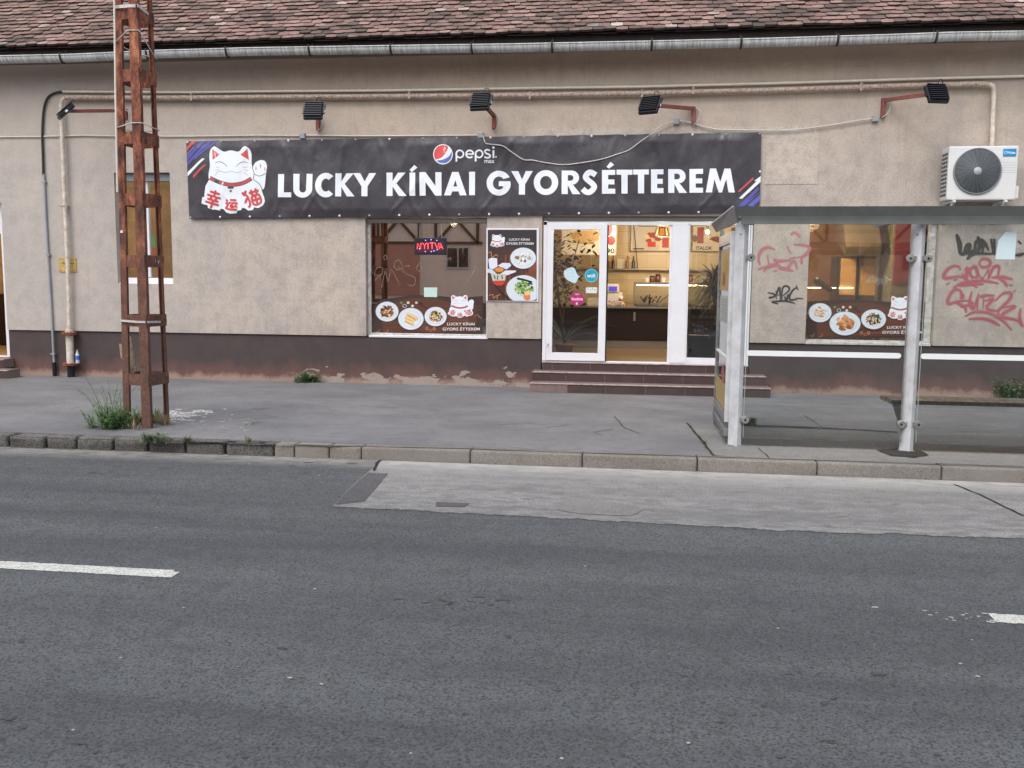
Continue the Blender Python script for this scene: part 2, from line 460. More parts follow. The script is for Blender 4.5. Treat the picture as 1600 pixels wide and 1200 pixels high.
M['yellow'] = simple('yellow_plate', (196, 168, 96), .5, scale=20, rgb2=(170, 138, 74))
M['step'] = simple('brown_step_tile', (80, 64, 62), .45, scale=3, rgb2=(68, 54, 53), spec=.4)
M['step_edge'] = simple('step_nosing', (186, 172, 166), .6, scale=12, rgb2=(150, 134, 128))
M['step_pale'] = simple('pale_step_tile', (128, 106, 102), .6, scale=12, rgb2=(110, 92, 88))
M['grout'] = simple('grout', (128, 116, 110), .9)
M['ac_white'] = simple('air_conditioner_white', (214, 214, 212), .4, var=.06)
M['ac_dark'] = simple('fan_well', (66, 70, 74), .6)
M['ac_grille'] = simple('fan_grille', (122, 128, 132), .45)
M['ac_hub'] = simple('fan_hub', (168, 174, 178), .4)
M['print'] = attr_mat('printed_film', .45, var=.04)
M['banner_print'] = attr_mat('banner_ink', .5, var=.03)
M['paint_soft'] = attr_mat('spray_paint', .8, alpha=.92, noisealpha=(45, .55, .82))
M['overspray'] = attr_mat('overspray', .9, alpha=.30, noisealpha=(60, .40, .72))
M['scratch'] = attr_mat('window_scratch', .7, alpha=.42, noisealpha=(60, .5, .78))
M['sh_post'] = simple('shelter_post_paint', (202, 204, 208), .45, scale=5, rgb2=(178, 177, 177))
M['sh_grey'] = simple('shelter_grey', (116, 121, 119), .5, scale=3, rgb2=(102, 107, 105))
M['sh_alu'] = simple('shelter_aluminium', (160, 160, 158), .4, metal=.4, scale=12, rgb2=(120, 120, 118))
M['strip'] = simple('white_strip', (226, 230, 230), .5, var=.04)
M['wood_bench'] = simple('weathered_bench_wood', (188, 172, 152), .85, scale=24, rgb2=(124, 108, 92), bump=.4)
M['wood_board'] = simple('bare_board', (168, 146, 128), .8, scale=20, rgb2=(138, 114, 96))
M['leaf'] = attr_mat('leaf', .6, var=.25)
M['terracotta'] = simple('terracotta', (150, 92, 70), .8)
M['marking'] = asphalt_mat('road_paint', (196, 197, 190), (206, 207, 200), (216, 217, 210), 90)
M['chalk'] = attr_mat('white_spill', .9, noisealpha=(30, .42, .6))

def glass_mat(name, tint, refl, rough=0.0):
    m, n, p = newmat(name); n.nodes.remove(p)
    out = n.nodes['Material Output']
    t = n.nodes.new('ShaderNodeBsdfTransparent'); t.inputs[0].default_value = (*tint, 1)
    g = n.nodes.new('ShaderNodeBsdfGlossy'); g.inputs['Roughness'].default_value = rough
    fr = n.nodes.new('ShaderNodeFresnel'); fr.inputs['IOR'].default_value = 1.5
    f = _math(n, 'MINIMUM', _math(n, 'ADD', fr.outputs[0], refl), 1.0)
    mx = n.nodes.new('ShaderNodeMixShader')
    n.links.new(f, mx.inputs[0]); n.links.new(t.outputs[0], mx.inputs[1]); n.links.new(g.outputs[0], mx.inputs[2])
    n.links.new(mx.outputs[0], out.inputs[0]); return m
M['glass'] = glass_mat('double_glazing', (.90, .91, .90), .07)
M['glass_dark'] = glass_mat('shop_window_glass', (.82, .82, .80), .70)
M['glass_kitchen'] = glass_mat('kitchen_window_glass', (.84, .84, .82), .16)
M['shelter_glass'] = glass_mat('toughened_glass', (.962, .985, .977), .015)

def banner_mat():
    m, n, p = newmat('banner_cloth'); pos = _pos(n)
    c = _mix(n, _noise(n, pos, 3, 5), lin((57, 54, 59)), lin((66, 62, 68)))
    n.links.new(c, p.inputs['Base Color']); p.inputs['Roughness'].default_value = .36
    p.inputs['Specular IOR Level'].default_value = .6
    # soft creases of stretched vinyl
    wv = _noise(n, _scaled(n, pos, (1.4, 1, .55)), 2.6, 3, .5)
    _bump(n, p, _math(n, 'ADD', wv, _math(n, 'MULTIPLY', _noise(n, _scaled(n, pos, (3.0, 1, 1.6)), 3.2, 5, .55), .35)), .75, .035)
    return m
M['banner'] = banner_mat()

# ------------------------------------------------------------------ ground
def sheet(name, pts, z, mat, parent=None, kind='structure', th=None):
    mb = MB(); P = [Vector((x, y, z)) for x, y in pts]
    tr = tessellate_polygon([P]); mb.add(P, [tuple(t) for t in tr])
    o = mb.build(name, mat, parent, origin=(0, 0, 0), fixn=False)
    for pl in o.data.polygons:
        if pl.normal.z < 0: pl.flip()
    if parent is None: tag(o, kind=kind)
    return o
RZ = -.13
road = MB().box(-100, 100, -60, -5.3, RZ - .3, RZ).build('road', M['road'], origin=(0, 0, 0)); tag(road, kind='structure')
far = MB().box(-150, 150, -150, 150, -.9, -.5).build('ground', M['walk'], origin=(0, 0, 0)); tag(far, kind='structure')
walk = MB().box(-60, 60, -5.46, .3, RZ - .25, 0).build('sidewalk', M['walk'], origin=(0, 0, 0)); tag(walk, kind='structure')
# concrete bus bay with a ragged edge
edge_px = [(519, 792), (560, 795), (640, 797), (720, 803), (800, 806), (840, 808), (876, 811), (910, 812), (960, 815), (1000, 817), (1040, 819), (1090, 823), (1140, 824), (1200, 829), (1260, 830), (1330, 835), (1400, 834), (1470, 838), (1540, 840), (1600, 842)]
pts = []
for i in range(len(edge_px) - 1):
    a, b = edge_px[i], edge_px[i + 1]
    for k in range(12):
        t = k / 12; g = Gd(a[0] + (b[0] - a[0]) * t, a[1] + (b[1] - a[1]) * t + random.uniform(-.9, .9) + 1.6 * noise.noise(Vector((i * 1.7 + t * 1.7, 3, 0))), RZ); pts.append((g.x, g.y))
g = Gd(1600, 842, RZ); pts += [(g.x, g.y), (14, -7.62), (14, -5.68)]
top = [(-2.55, -5.68)]
for a_, b_q in ((592, 724), (583, 732), (574, 739), (566, 746), (555, 755), (544, 766), (536, 774), (529, 782)):
    q_ = Gd(a_, b_q, RZ); top.append((q_.x, q_.y))
pts += top
bay = sheet('bus_bay', pts, RZ + .004, M['bay'])
def gpoly(name, px, z, mat, parent=None, jit=1.0):
    P = []
    for i in range(len(px)):
        a, b = px[i], px[(i + 1) % len(px)]
        for k in range(3):
            t = k / 3; q = Gd(a[0] + (b[0] - a[0]) * t + random.uniform(-jit, jit), a[1] + (b[1] - a[1]) * t + random.uniform(-.4, .4) * jit, z); P.append((q.x, q.y))
    return sheet(name, P, z, mat, parent)
gpoly('tar_patch', [(575, 738), (606, 740), (590, 760), (570, 782), (545, 786), (523, 788), (538, 772)], RZ + .008, M['tar'], bay)
gpoly('tar_patch', [(682, 784), (735, 786), (726, 792), (680, 791)], RZ + .008, M['tar'], bay, .4)
gpoly('tar_patch', [(880, 780), (960, 784), (1010, 794), (985, 806), (905, 803), (868, 796)], RZ + .008, asphalt_mat('faded_tar', (126, 124, 122), (140, 137, 134), (156, 153, 148), 110), bay, 1.5)
for k in range(46):   # dark scuffs and worn spots in the bay
    cx = random.uniform(700, 1590); cy = 748 + (cx - 700) * .04 + random.uniform(0, 50)
    rx = random.uniform(3, 18); ry = random.uniform(.8, 2.6)
    P = []
    for i in range(9):
        a = i * 2 * math.pi / 9; q = Gd(cx + rx * math.cos(a) * random.uniform(.6, 1.2), cy + ry * math.sin(a) * random.uniform(.6, 1.3), RZ + .006); P.append((q.x, q.y))
    if k == 0: scuff = MB()
    V = [Vector((x, y, RZ + .006 + k * 2e-5)) for x, y in P]
    scuff.add(V, [tuple(range(9))])
scuff.build('scuff', simple('bay_scuff', (126, 122, 118), .9, rgb2=(110, 107, 104)), bay, fixn=False)
def line_strip(mb, pts, wd, z):
    pts = [(p.x, p.y) for p in pts]; n = len(pts); vs = []
    for i, p in enumerate(pts):
        a, b = pts[max(i - 1, 0)], pts[min(i + 1, n - 1)]; dx, dy = b[0] - a[0], b[1] - a[1]; L = math.hypot(dx, dy) or 1
        ww = wd * random.uniform(.6, 1.2) / 2
        vs += [(p[0] - dy / L * ww, p[1] + dx / L * ww, z), (p[0] + dy / L * ww, p[1] - dx / L * ww, z)]
    mb.add(vs, [(2 * i, 2 * i + 1, 2 * i + 3, 2 * i + 2) for i in range(n - 1)])
def crack(px, wd, z, mb, jit=1.2):
    P = []
    for i in range(len(px) - 1):
        a, b = px[i], px[i + 1]
        for k in range(7):
            t = k / 7; P.append(Gd(a[0] + (b[0] - a[0]) * t + random.uniform(-jit, jit), a[1] + (b[1] - a[1]) * t + random.uniform(-.3, .3) * jit, z))
    P.append(Gd(*px[-1], z)); line_strip(mb, P, wd, z)
cr = MB()
crack([(1490, 756), (1530, 772), (1600, 806)], .022, RZ + .009, cr)
crack([(600, 716), (590, 722), (584, 735)], .03, RZ + .009, cr)
cr.build('crack', M['dark'], bay, fixn=False)
slab = gpoly('pavement_slab', [(1076, 664), (1130, 668), (1175, 669), (1400, 674), (1600, 678), (1600, 728), (1400, 722), (1200, 716), (1115, 711)], .004, M['walk_slab'], walk, .3)
cr = MB()
crack([(1074, 661), (1092, 682), (1115, 711)], .028, .008, cr)
crack([(1184, 699), (1203, 716)], .012, .008, cr)
crack([(1160, 664), (1280, 668), (1402, 675)], .08, .009, cr, .6)
crack([(1257, 649), (1290, 671)], .012, .008, cr)
crack([(960, 650), (975, 668), (1000, 677)], .014, .004, cr)
crack([(0, 681), (120, 686), (300, 690), (430, 694)], .045, .003, cr, 1)
crack([(430, 694), (735, 701), (1090, 713), (1277, 719), (1600, 730)], .022, .0075, cr, 1)
crack([(1540, 636), (1600, 648)], .01, .008, cr)
crack([(1700, 668), (1450, 676)], .01, .008, cr)
cr_r = random.Random(41)
for k in range(9):
    px, py = cr_r.uniform(280, 1080), cr_r.uniform(622, 684); q = [(px, py)]
    for i in range(cr_r.randint(2, 4)): q.append((q[-1][0] + cr_r.uniform(14, 40) * cr_r.choice((1, 1, -1)), q[-1][1] + cr_r.uniform(-5, 6)))
    crack([(a, min(690, max(616, b))) for a, b in q], .010, .0035 + k * 1e-5, cr, 1.5)
cr.build('pavement_crack', M['grit'], walk, fixn=False)
gpoly('grit_patch', [(1370, 703), (1405, 700), (1440, 704), (1452, 711), (1428, 715), (1392, 712)], .010, M['grit'], walk, 1.5)
# kerb: old stones on the left, long concrete pieces on the right
def kerb(name, cuts, mat, rnd, gap):
    mb = MB()
    for a, b in zip(cuts[:-1], cuts[1:]):
        j = rnd
        x0, x1 = a + gap * random.uniform(.5, 1), b - gap * random.uniform(.5, 1)
        bm = bmesh.new(); bmesh.ops.create_cube(bm, size=1)
        zt = .002 + random.uniform(-1, 1) * .012 * rnd; yf = -5.66 + random.uniform(-1, 1) * .018 * rnd
        for v in bm.verts:
            v.co = Vector((x0 + (v.co.x + .5) * (x1 - x0), yf + (v.co.y + .5) * (-5.465 - yf), RZ - .1 + (v.co.z + .5) * (zt - RZ + .1)))
        bmesh.ops.bevel(bm, geom=bm.edges[:], offset=.035 if rnd > .5 else .022, segments=3, affect='EDGES', profile=.55)
        if rnd > .5:
            bmesh.ops.subdivide_edges(bm, edges=[e for e in bm.edges if e.calc_length() > .1], cuts=3, use_grid_fill=True)
            for v in bm.verts:
                v.co += Vector(noise.noise_vector(v.co * 7)) * .014
        mb.bm(bm, smooth=True)
    o = mb.build(name, mat, origin=(0, 0, 0)); tag(o, kind='structure'); return o
cuts = [-15]
while cuts[-1] < -4.2: cuts.append(cuts[-1] + random.uniform(.34, .46))
cuts = [c for c in cuts if c < -4.0] + [Gd(428, 694, 0).x]
kerb('old_kerb', cuts, M['kerb_old'], 1, .018)
xs = [Gd(p, q, 0).x for p, q in ((428, 694), (460, 695), (514, 697), (564, 699), (735, 704), (910, 710), (1090, 716), (1277, 722), (1472, 729))]
while xs[-1] < 16: xs.append(xs[-1] + 1.2)
kerb('concrete_kerb', xs, M['kerb_new'], .15, .006)
MB().box(-60, 60, -5.62, -5.47, RZ - .2, -.012).build('kerb_bed', M['dark'], origin=(0, 0, 0))
tag(bpy.data.objects['kerb_bed'], kind='structure')
# lane dashes
def dash(x0, x1, seed, ragged=False):
    mb = MB(); n = 60; rr = random.Random(seed)
    for i in range(n):
        a = x0 + (x1 - x0) * i / n; b = x0 + (x1 - x0) * (i + 1) / n
        y0 = -9.505 + rr.uniform(-.004, .004); y1 = -9.365 + rr.uniform(-.004, .004)
        if i == n - 1 and not ragged: y1 -= .03
        mb.add([(a, y0, RZ + .004), (b, y0, RZ + .004), (b, y1, RZ + .004), (a, y1, RZ + .004)], [(0, 1, 2, 3)])
    if ragged:
        for k in range(26):
            a = x0 - abs(rr.gauss(0, .22)); y = rr.uniform(-9.52, -9.36); q = rr.uniform(.008, .035)
            mb.add([(a, y, RZ + .005 + k * 1e-5), (a + q, y - .003, RZ + .005 + k * 1e-5), (a + q * 1.2, y + q * .3, RZ + .005 + k * 1e-5), (a + q * .3, y + q * .4, RZ + .005 + k * 1e-5)], [(0, 1, 2, 3)])
    o = mb.build('lane_marking', M['marking'], origin=(x0, -9.43, RZ), fixn=False); tag(o, kind='structure')
dash(-5.8, -2.80, 1); dash(2.0, 5.0, 2, True); dash(-13.6, -10.6, 3)
rr = random.Random(77); os_ = MB()
for k in range(64):
    if k < 34: px, py, sx2, sy2 = rr.uniform(0, 1600), rr.uniform(985, 1195), rr.uniform(2, 12), rr.uniform(.8, 3.2)
    elif k < 52: px, py, sx2, sy2 = rr.gauss(730, 60), 938 + rr.gauss(0, 4), rr.uniform(2, 9), rr.uniform(.5, 1.3)
    else: px, py, sx2, sy2 = rr.uniform(80, 700), rr.uniform(722, 745), rr.uniform(3, 9), rr.uniform(.4, .8)
    P = []
    for i in range(11):
        a = i * 2 * math.pi / 11; q = rr.uniform(.5, 1.3); P.append(Gd(px + sx2 * math.cos(a) * q, py + sy2 * math.sin(a) * q, RZ + .003 + k * 1e-5))
    os_.add(P, [tuple(range(11))])
os_.build('oil_spot', simple('dark_road_stain', (54, 56, 60), .7, rgb2=(68, 70, 74), scale=40), road, fixn=False)
# bits of litter and worn flecks on the paving
lt = MB(); rr = random.Random(5)
for k in range(200):
    if 120 < k: continue
    if k < 90: px, py, z = rr.uniform(0, 1600), rr.uniform(615, 675), .006
    else: px, py, z = rr.uniform(0, 1600), rr.uniform(700, 1190), RZ + .009
    if z > 0 and px > 1100: py = min(py + 20, 700)
    c = Gd(px, py, z); q = rr.uniform(.004, .012) * (1.6 if rr.random() < .08 else 1); a = rr.uniform(0, 6.28)
    if z > 0 and (c.y > -.9 or c.y < -5.4): continue
    if z < 0 and c.y > -5.75: continue
    P = [(c.x + q * math.cos(a + t) * (1.6 if i % 2 else 1), c.y + q * math.sin(a + t), z + k * 1e-5) for i, t in enumerate((0, 1.4, 3.0, 4.6))]
    lt.add(P, [(0, 1, 2, 3)])
tag(lt.build('litter_flecks', simple('pale_litter', (176, 172, 164), .9, var=.25, scale=5), fixn=False), 'tiny pale flecks of litter strewn over road and pavement', 'litter', kind='stuff')
# white powder spill at the pole foot
D = Decal(lambda x, y, l: Gd(x, y, .004 + l))
rr = random.Random(9)
for k in range(70):
    cx = 262 + abs(rr.gauss(0, 26)); cy = 649 + rr.gauss(0, 3.8) - (cx - 262) * .02
    D.ell(cx, cy, rr.uniform(3, 13), rr.uniform(.5, 2.1), (206, 206, 206), 9, jit=.4)
for k in range(26): D.ell(rr.uniform(300, 400), rr.uniform(636, 672), rr.uniform(1, 6), rr.uniform(.3, .9), (190, 190, 188), 7, jit=.5)
o = D.build('white_spill', M['chalk']); tag(o, 'white powdery spill spread on the pavement beside the rusty lattice pole', 'spill', kind='stuff')

# ------------------------------------------------------------------ the restaurant building
B = empty('restaurant_building', (0, 0, 0), 'long single-storey rendered restaurant building with brown plinth and old clay tile roof', 'building')
HOLES = [(-12.6, -10.78, 0.0, 2.95), (-8.70, -7.71, 1.60, 3.44), (-4.38, -2.38, .76, 2.70), (-1.50, 1.76, 0.0, 2.72), (2.59, 4.46, .78, 2.66)]
def wall_grid(mb, x0, x1, z0, z1, holes, y0, y1):
    xs = sorted({x0, x1} | {h[0] for h in holes if x0 < h[0] < x1} | {h[1] for h in holes if x0 < h[1] < x1})
    zs = sorted({z0, z1} | {h[2] for h in holes if z0 < h[2] < z1} | {h[3] for h in holes if z0 < h[3] < z1})
    def solid(i, j):
        if i < 0 or j < 0 or i >= len(xs) - 1 or j >= len(zs) - 1: return False
        cx, cz = (xs[i] + xs[i + 1]) / 2, (zs[j] + zs[j + 1]) / 2
        return not any(h[0] < cx < h[1] and h[2] < cz < h[3] for h in holes)
    for i in range(len(xs) - 1):
        for j in range(len(zs) - 1):
            if not solid(i, j): continue
            a, b, c, d = xs[i], xs[i + 1], zs[j], zs[j + 1]
            mb.add([(a, y0, c), (b, y0, c), (b, y0, d), (a, y0, d)], [(0, 1, 2, 3)])
            mb.add([(a, y1, c), (b, y1, c), (b, y1, d), (a, y1, d)], [(3, 2, 1, 0)])
            if not solid(i - 1, j): mb.add([(a, y0, c), (a, y0, d), (a, y1, d), (a, y1, c)], [(0, 1, 2, 3)])
            if not solid(i + 1, j): mb.add([(b, y0, c), (b, y1, c), (b, y1, d), (b, y0, d)], [(0, 1, 2, 3)])
            if not solid(i, j - 1): mb.add([(a, y0, c), (a, y1, c), (b, y1, c), (b, y0, c)], [(0, 1, 2, 3)])
            if not solid(i, j + 1): mb.add([(a, y0, d), (b, y0, d), (b, y1, d), (a, y1, d)], [(0, 1, 2, 3)])
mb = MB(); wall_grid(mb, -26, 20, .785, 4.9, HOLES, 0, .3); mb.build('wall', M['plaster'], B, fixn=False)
# cove under the eave
prof = [(0.0, 4.9)]
for k in range(9):
    a = k / 8 * math.pi / 2; prof.append((-.30 * (1 - math.cos(a)), 4.9 + .24 * math.sin(a)))
prof += [(-.30, 5.20), (.3, 5.20), (.3, 4.9)]
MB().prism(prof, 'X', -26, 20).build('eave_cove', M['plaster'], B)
mb = MB(); wall_grid(mb, -26, 20, -.1, .78, HOLES, .03, .3); mb.build('plinth', M['plinth'], B, fixn=False)
# thin raised repair in the render beside the banner and above it
MB().box(1.90, 2.66, -.006, .0, 3.20, 4.06).build('render_patch', M['plaster_patch'], B)
MB().box(-1.9, 1.90, -.005, .0, 3.9, 4.07).build('render_patch', M['plaster_patch'], B)
# vertical render panels: the shop bays stand 3 mm proud between seams
# fascia and soffit, rafters hidden
MB().box(-26, 20, -.40, .3, 5.205, 5.30).box(-26, 20, -.41, -.38, 5.20, 5.36).build('fascia', M['cornice'], B)

# roof of flat clay tiles
roof = MB(); rr = random.Random(3)
EY, EZ, PITCH = -.50, 5.36, R(41)
sx, sz = math.cos(PITCH), math.sin(PITCH)
def rp(x, s, h): return (x, EY + s * sx - h * sz, EZ + s * sz + h * sx)
for row in range(19):
    s0 = row * .122
    x = -13.2 + (row % 2) * .09
    while x < 8.6:
        wd = .178; s = s0 + rr.uniform(-.012, .012); hh = .040 + rr.uniform(-.008, .014); tx = rr.uniform(-.005, .005)
        g = noise.noise(Vector((x * .9, row * .35, 0))); q = rr.random()
        if q + g * .8 > .5: col = (148, 119, 110)
        elif q + g * .9 < .1: col = (98, 83, 76)
        else: col = (131, 104, 96)
        if q > .985: col = (176, 162, 152)
        j = rr.uniform(-12, 10); col = lin(tuple(max(20, v + j) for v in col))
        vs = []; P = [(0, .018), (.03, .005), (.089, 0), (.148, .005), (.178, .018), (.178, .25), (0, .25)]
        for th in (0, -.036):
            for a, b in P: vs.append(rp(x + tx + a * .97, s + b, hh * (1 - b / .28) + .014 + th))
        n = len(P)
        roof.add(vs, [tuple(range(n))], col)
        roof.add(vs, [tuple(range(n, 2 * n))[::-1]] + [(i, (i + 1) % n, n + (i + 1) % n, n + i) for i in range(n)], lin((52, 40, 36)))
        x += wd
rf = roof.build('roof', M['tile'], B)
tr_ = M['tile']
MB().add([rp(-26, .0, -.01), rp(20, .0, -.01), rp(20, 8.5, -.01), rp(-26, 8.5, -.01)], [(0, 1, 2, 3)]).build('roof_deck', M['cornice'], B)
MB().add([rp(-26, 2.2, .03), rp(20, 2.2, .03), rp(20, 8.5, .03), rp(-26, 8.5, .03)], [(0, 1, 2, 3)]).build('upper_roof', simple('upper_clay_roof', (140, 112, 104), .9, rgb2=(92, 78, 72)), B)
for q0, q1 in ((-26, -13.2), (8.6, 20)): MB().add([rp(q0, .02, .0), rp(q1, .02, .0), rp(q1, 2.3, .03), rp(q0, 2.3, .03)], [(0, 1, 2, 3)]).build('side_roof', bpy.data.materials['upper_clay_roof'], B)
# gable returns closing the roof from the side and behind
p = rp(0, 8.5, 0)
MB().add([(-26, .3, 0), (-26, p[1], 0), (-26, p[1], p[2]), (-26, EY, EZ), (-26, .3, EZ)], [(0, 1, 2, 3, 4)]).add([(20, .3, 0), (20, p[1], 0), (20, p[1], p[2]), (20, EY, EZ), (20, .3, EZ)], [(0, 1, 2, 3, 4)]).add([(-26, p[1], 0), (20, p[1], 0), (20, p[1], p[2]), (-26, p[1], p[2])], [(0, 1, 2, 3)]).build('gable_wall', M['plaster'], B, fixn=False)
# zinc dormer flashing at the right
mb = MB()
for k in range(10):
    a = k / 9 * math.pi / 2; mb_p = None
vs = [rp(5.28, 1.62, .07), rp(5.5, 1.47, .07), rp(6.2, 1.36, .07), rp(6.6, 1.34, .07), rp(6.6, 2.6, .07), rp(5.2, 2.6, .07)]
vs2 = [Vector(v) + Vector((0, .03, -.04)) for v in vs]
mb.add(vs + vs2, [tuple(range(6)), tuple(range(6, 12))[::-1]] + [(i, (i + 1) % 6, 6 + (i + 1) % 6, 6 + i) for i in range(6)])
mb.build('flashing', simple('pale_flashing', (168, 178, 190), .4, metal=.3), B)

# gutter: half round zinc run in slightly uneven lengths
GX = [0, 120, 250, 400, 600, 800, 1000, 1200, 1400, 1480, 1600]
GY = [94.5, 92, 86, 82, 79, 76.5, 72.5, 68, 62, 59, 57]
gp = [W(a, b, -.52) for a, b in zip(GX, GY)]
gp = [Vector((-26, -.52, gp[0].z)), Vector((-13, -.52, gp[0].z))] + gp + [Vector((9, -.52, gp[-1].z)), Vector((20, -.52, gp[-1].z))]
g = MB(); r0, n = .082, 10; vs = []; fs = []
for p in gp:
    for rr_ in (r0, r0 - .006):
        for k in range(n + 1):
            a = math.pi + math.pi * k / n
            vs.append((p.x, p.y + rr_ * math.cos(a), p.z + .045 + rr_ * math.sin(a) * 1.15))
m_ = 2 * (n + 1)
for i in range(len(gp) - 1):
    for k in range(n):
        fs.append((i * m_ + k, i * m_ + k + 1, (i + 1) * m_ + k + 1, (i + 1) * m_ + k))
        fs.append((i * m_ + n + 1 + k, (i + 1) * m_ + n + 1 + k, (i + 1) * m_ + n + 2 + k, i * m_ + n + 2 + k))
g.add(vs, fs, None, True)
g.tube([Vector((p.x, p.y - r0, p.z + .05)) for p in gp], .011, 6)
gut = g.build('gutter', M['zinc'], B, fixn=False)
def zg(x):
    for a, b in zip(gp[:-1], gp[1:]):
        if a.x <= x <= b.x: return a.z + (b.z - a.z) * (x - a.x) / (b.x - a.x)
for px in (98, 232, 356, 485, 612, 738, 863, 1018, 1157, 1307, 1460):
    x = W(px, 80, -.52).x; z = zg(x); mb = MB(); q = []
    for k in range(9):
        a = math.pi * .93 + math.pi * 1.07 * k / 8
        q.append((x, -.52 + (r0 + .007) * math.cos(a), z + .045 + (r0 + .007) * math.sin(a) * 1.15))
    q.append((x, -.42, z + .16))
    q.insert(0, (x, -.52 - r0 - .004, z + .085))
    for a, b in zip(q[:-1], q[1:]): mb.tube([a, b], .017, 6)
    mb.build('bracket', M['bracket'], gut)
for px in (300, 560, 830, 1100, 1380):    # soldered joints
    x = W(px, 80, -.52).x; z = zg(x); q = []
    mb = MB(); vs = []; fs = []
    for dx in (-.012, .012):
        for k in range(n + 1):
            a = math.pi + math.pi * k / n; vs.append((x + dx, -.52 + (r0 + .004) * math.cos(a), z + .045 + (r0 + .004) * math.sin(a) * 1.15))
    mb.add(vs, [(k, k + 1, n + 2 + k, n + 1 + k) for k in range(n)], None, True)
    mb.build('joint_collar', M['zinc'], gut, fixn=False)

# ---- windows and door
def pane(name, x0, x1, z0, z1, y, mat, parent): return MB().box(x0, x1, y, y + .006, z0, z1).build(name, mat, parent)
def frame(mb, x0, x1, z0, z1, y0, y1, l, r, b, t):
    mb.bbox(x0, x0 + l, y0, y1, z0 + b, z1 - t, .004); mb.bbox(x1 - r, x1, y0, y1, z0 + b, z1 - t, .004)
    mb.bbox(x0, x1, y0, y1, z0, z0 + b, .004); mb.bbox(x0, x1, y0, y1, z1 - t, z1, .004)
def window(x0, x1, z0, z1, Y, l, r, b, t, glass, sill=None, old=False, mull=None):
    mb = MB(); frame(mb, x0, x1, z0, z1, Y, Y + .07, l, r, b, t)
    wd = mb.build('window', M['pvc_old' if old else 'pvc'], B)
    pane('pane', x0 + l, x1 - r, z0 + b, z1 - t, Y + .03, glass, wd)
    return wd
w1 = window(-8.70, -7.71, 1.60, 3.44, .16, .07, .07, .10, .07, M['glass'])
MB().bbox(-8.35, -8.19, .15, .23, 1.71, 3.36, .004).build('mullion', M['pvc'], w1)
MB().box(-8.69, -7.72, .02, .16, 1.60, 1.612).build('sill', M['pvc'], w1)
MB().bbox(-8.69, -7.72, .10, .30, 3.31, 3.435, .01).build('shutter_box', M['grey_box'], w1)
w2 = window(-4.375, -2.385, .775, 2.695, .10, .05, .02, .06, .05, M['glass_dark'], old=True)
MB().bbox(-4.34, -2.36, .015, .11, .765, .80, .006).build('sill', M['pvc'], w2)
MB().bbox(-4.37, -2.39, .045, .12, 2.62, 2.69, .01).build('shutter_box', M['box_beige'], w2)
w3 = window(2.595, 4.455, .785, 2.655, .10, .015, .10, .06, .04, M['glass_kitchen'], old=True)
MB().bbox(2.60, 4.44, .01, .11, .775, .815, .006).build('sill', M['pvc_old'], w3)

# entrance: sliding door leaf left, opening, fixed light right
dz0, dz1 = .425, 2.72
DR = empty('door', (0.1, .1, .425)); DR.parent = B
mb = MB(); mb.bbox(-1.48, -1.425, .03, .13, dz0, 2.65, .004); mb.bbox(-1.48, 1.75, .03, .13, 2.585, 2.64, .004)
mb.bbox(-1.48, 1.75, .03, .13, dz0 - .02, dz0 + .018, .004); mb.bbox(.53, .78, .02, .14, dz0 + .018, 2.61, .005); mb.bbox(1.66, 1.75, .03, .13, dz0 + .018, 2.61, .004)
mb.bbox(.50, .53, .05, .12, dz0 + .018, 2.61, .004)
mb.bbox(.78, .80, .03, .13, dz0 + .018, 2.61, .003)
mb.bbox(.80, 1.66, .03, .13, dz0 + .018, dz0 + .10, .004); mb.build('frame', M['pvc'], DR)
MB().bbox(-1.49, 1.75, .04, .20, 2.65, 2.718, .01).build('header', M['box_beige'], DR)
lf = MB(); frame(lf, -1.42, -.475, dz0 + .022, 2.60, .0, .07, .10, .115, .125, .085); leaf_ = lf.build('sliding_leaf', M['pvc'], DR)
pane('pane', -1.32, -.59, dz0 + .147, 2.515, .03, M['glass'], leaf_)
MB().box(-.474, -.455, .02, .06, dz0 + .02, 2.585).build('rubber_seal', M['dark'], leaf_)
pane('pane', .80, 1.66, dz0 + .10, 2.61, .08, M['glass'], DR)

# steps
def step(x0, x1, y0, z0, z1, y1, cuts, parent, pale=()):
    mb = MB().box(x0 + .004, x1 - .004, y0 + .004, y1, z0, z1 - .012); st = mb.build('step', M['grout'], parent)
    a = x0
    for i, c in enumerate(list(cuts) + [x1]):
        MB().box(a + .003, c - .003, y0, y0 + .003, z0 + .003, z1 - .016).build('riser_tile', M['step_pale'] if i in pale else M['step'], st)
        a = c
    MB().bbox(x0, x1, y0 - .012, y0 + .025, z1 - .014, z1 + .002, .003).build('nosing', M['step_edge'], st)
    MB().box(x0, x1, y0 + .026, y1, z1 - .012, z1).build('tread', M['step_pale'], st)
ST = empty('entrance_steps', (.15, -.3, 0)); ST.parent = B
step(-1.60, 2.02, -.62, 0, .145, -.25, [-1.31, -1.02, -.43, .17, .76, 1.36], ST, (0, 1))
step(-1.60, 1.99, -.31, .14, .29, .03, [-1.07, -.46, .14, .74, 1.3], ST)
step(-1.46, 1.75, -.03, .285, .425, .10, [-1.31, -.70, .17, .52, 1.1], ST)
ST2 = empty('doorway_steps', (-12, -.3, 0)); ST2.parent = B
step(-14.2, -10.40, -.55, 0, .14, -.25, [-13.2, -12.3, -11.4], ST2)
step(-14.0, -10.70, -.26, .14, .29, .02, [-13, -12, -11], ST2)
MB().box(-12.6, -10.78, .0, .3, 0, .30).build('threshold', M['step_pale'], ST2)
mb = MB(); frame(mb, -12.58, -10.80, .30, 2.94, .12, .2, .10, .10, .02, .5); d2 = mb.build('door_frame', M['pvc'], B)

M['paper'] = simple('menu_paper', (232, 222, 204), .5, var=.04)
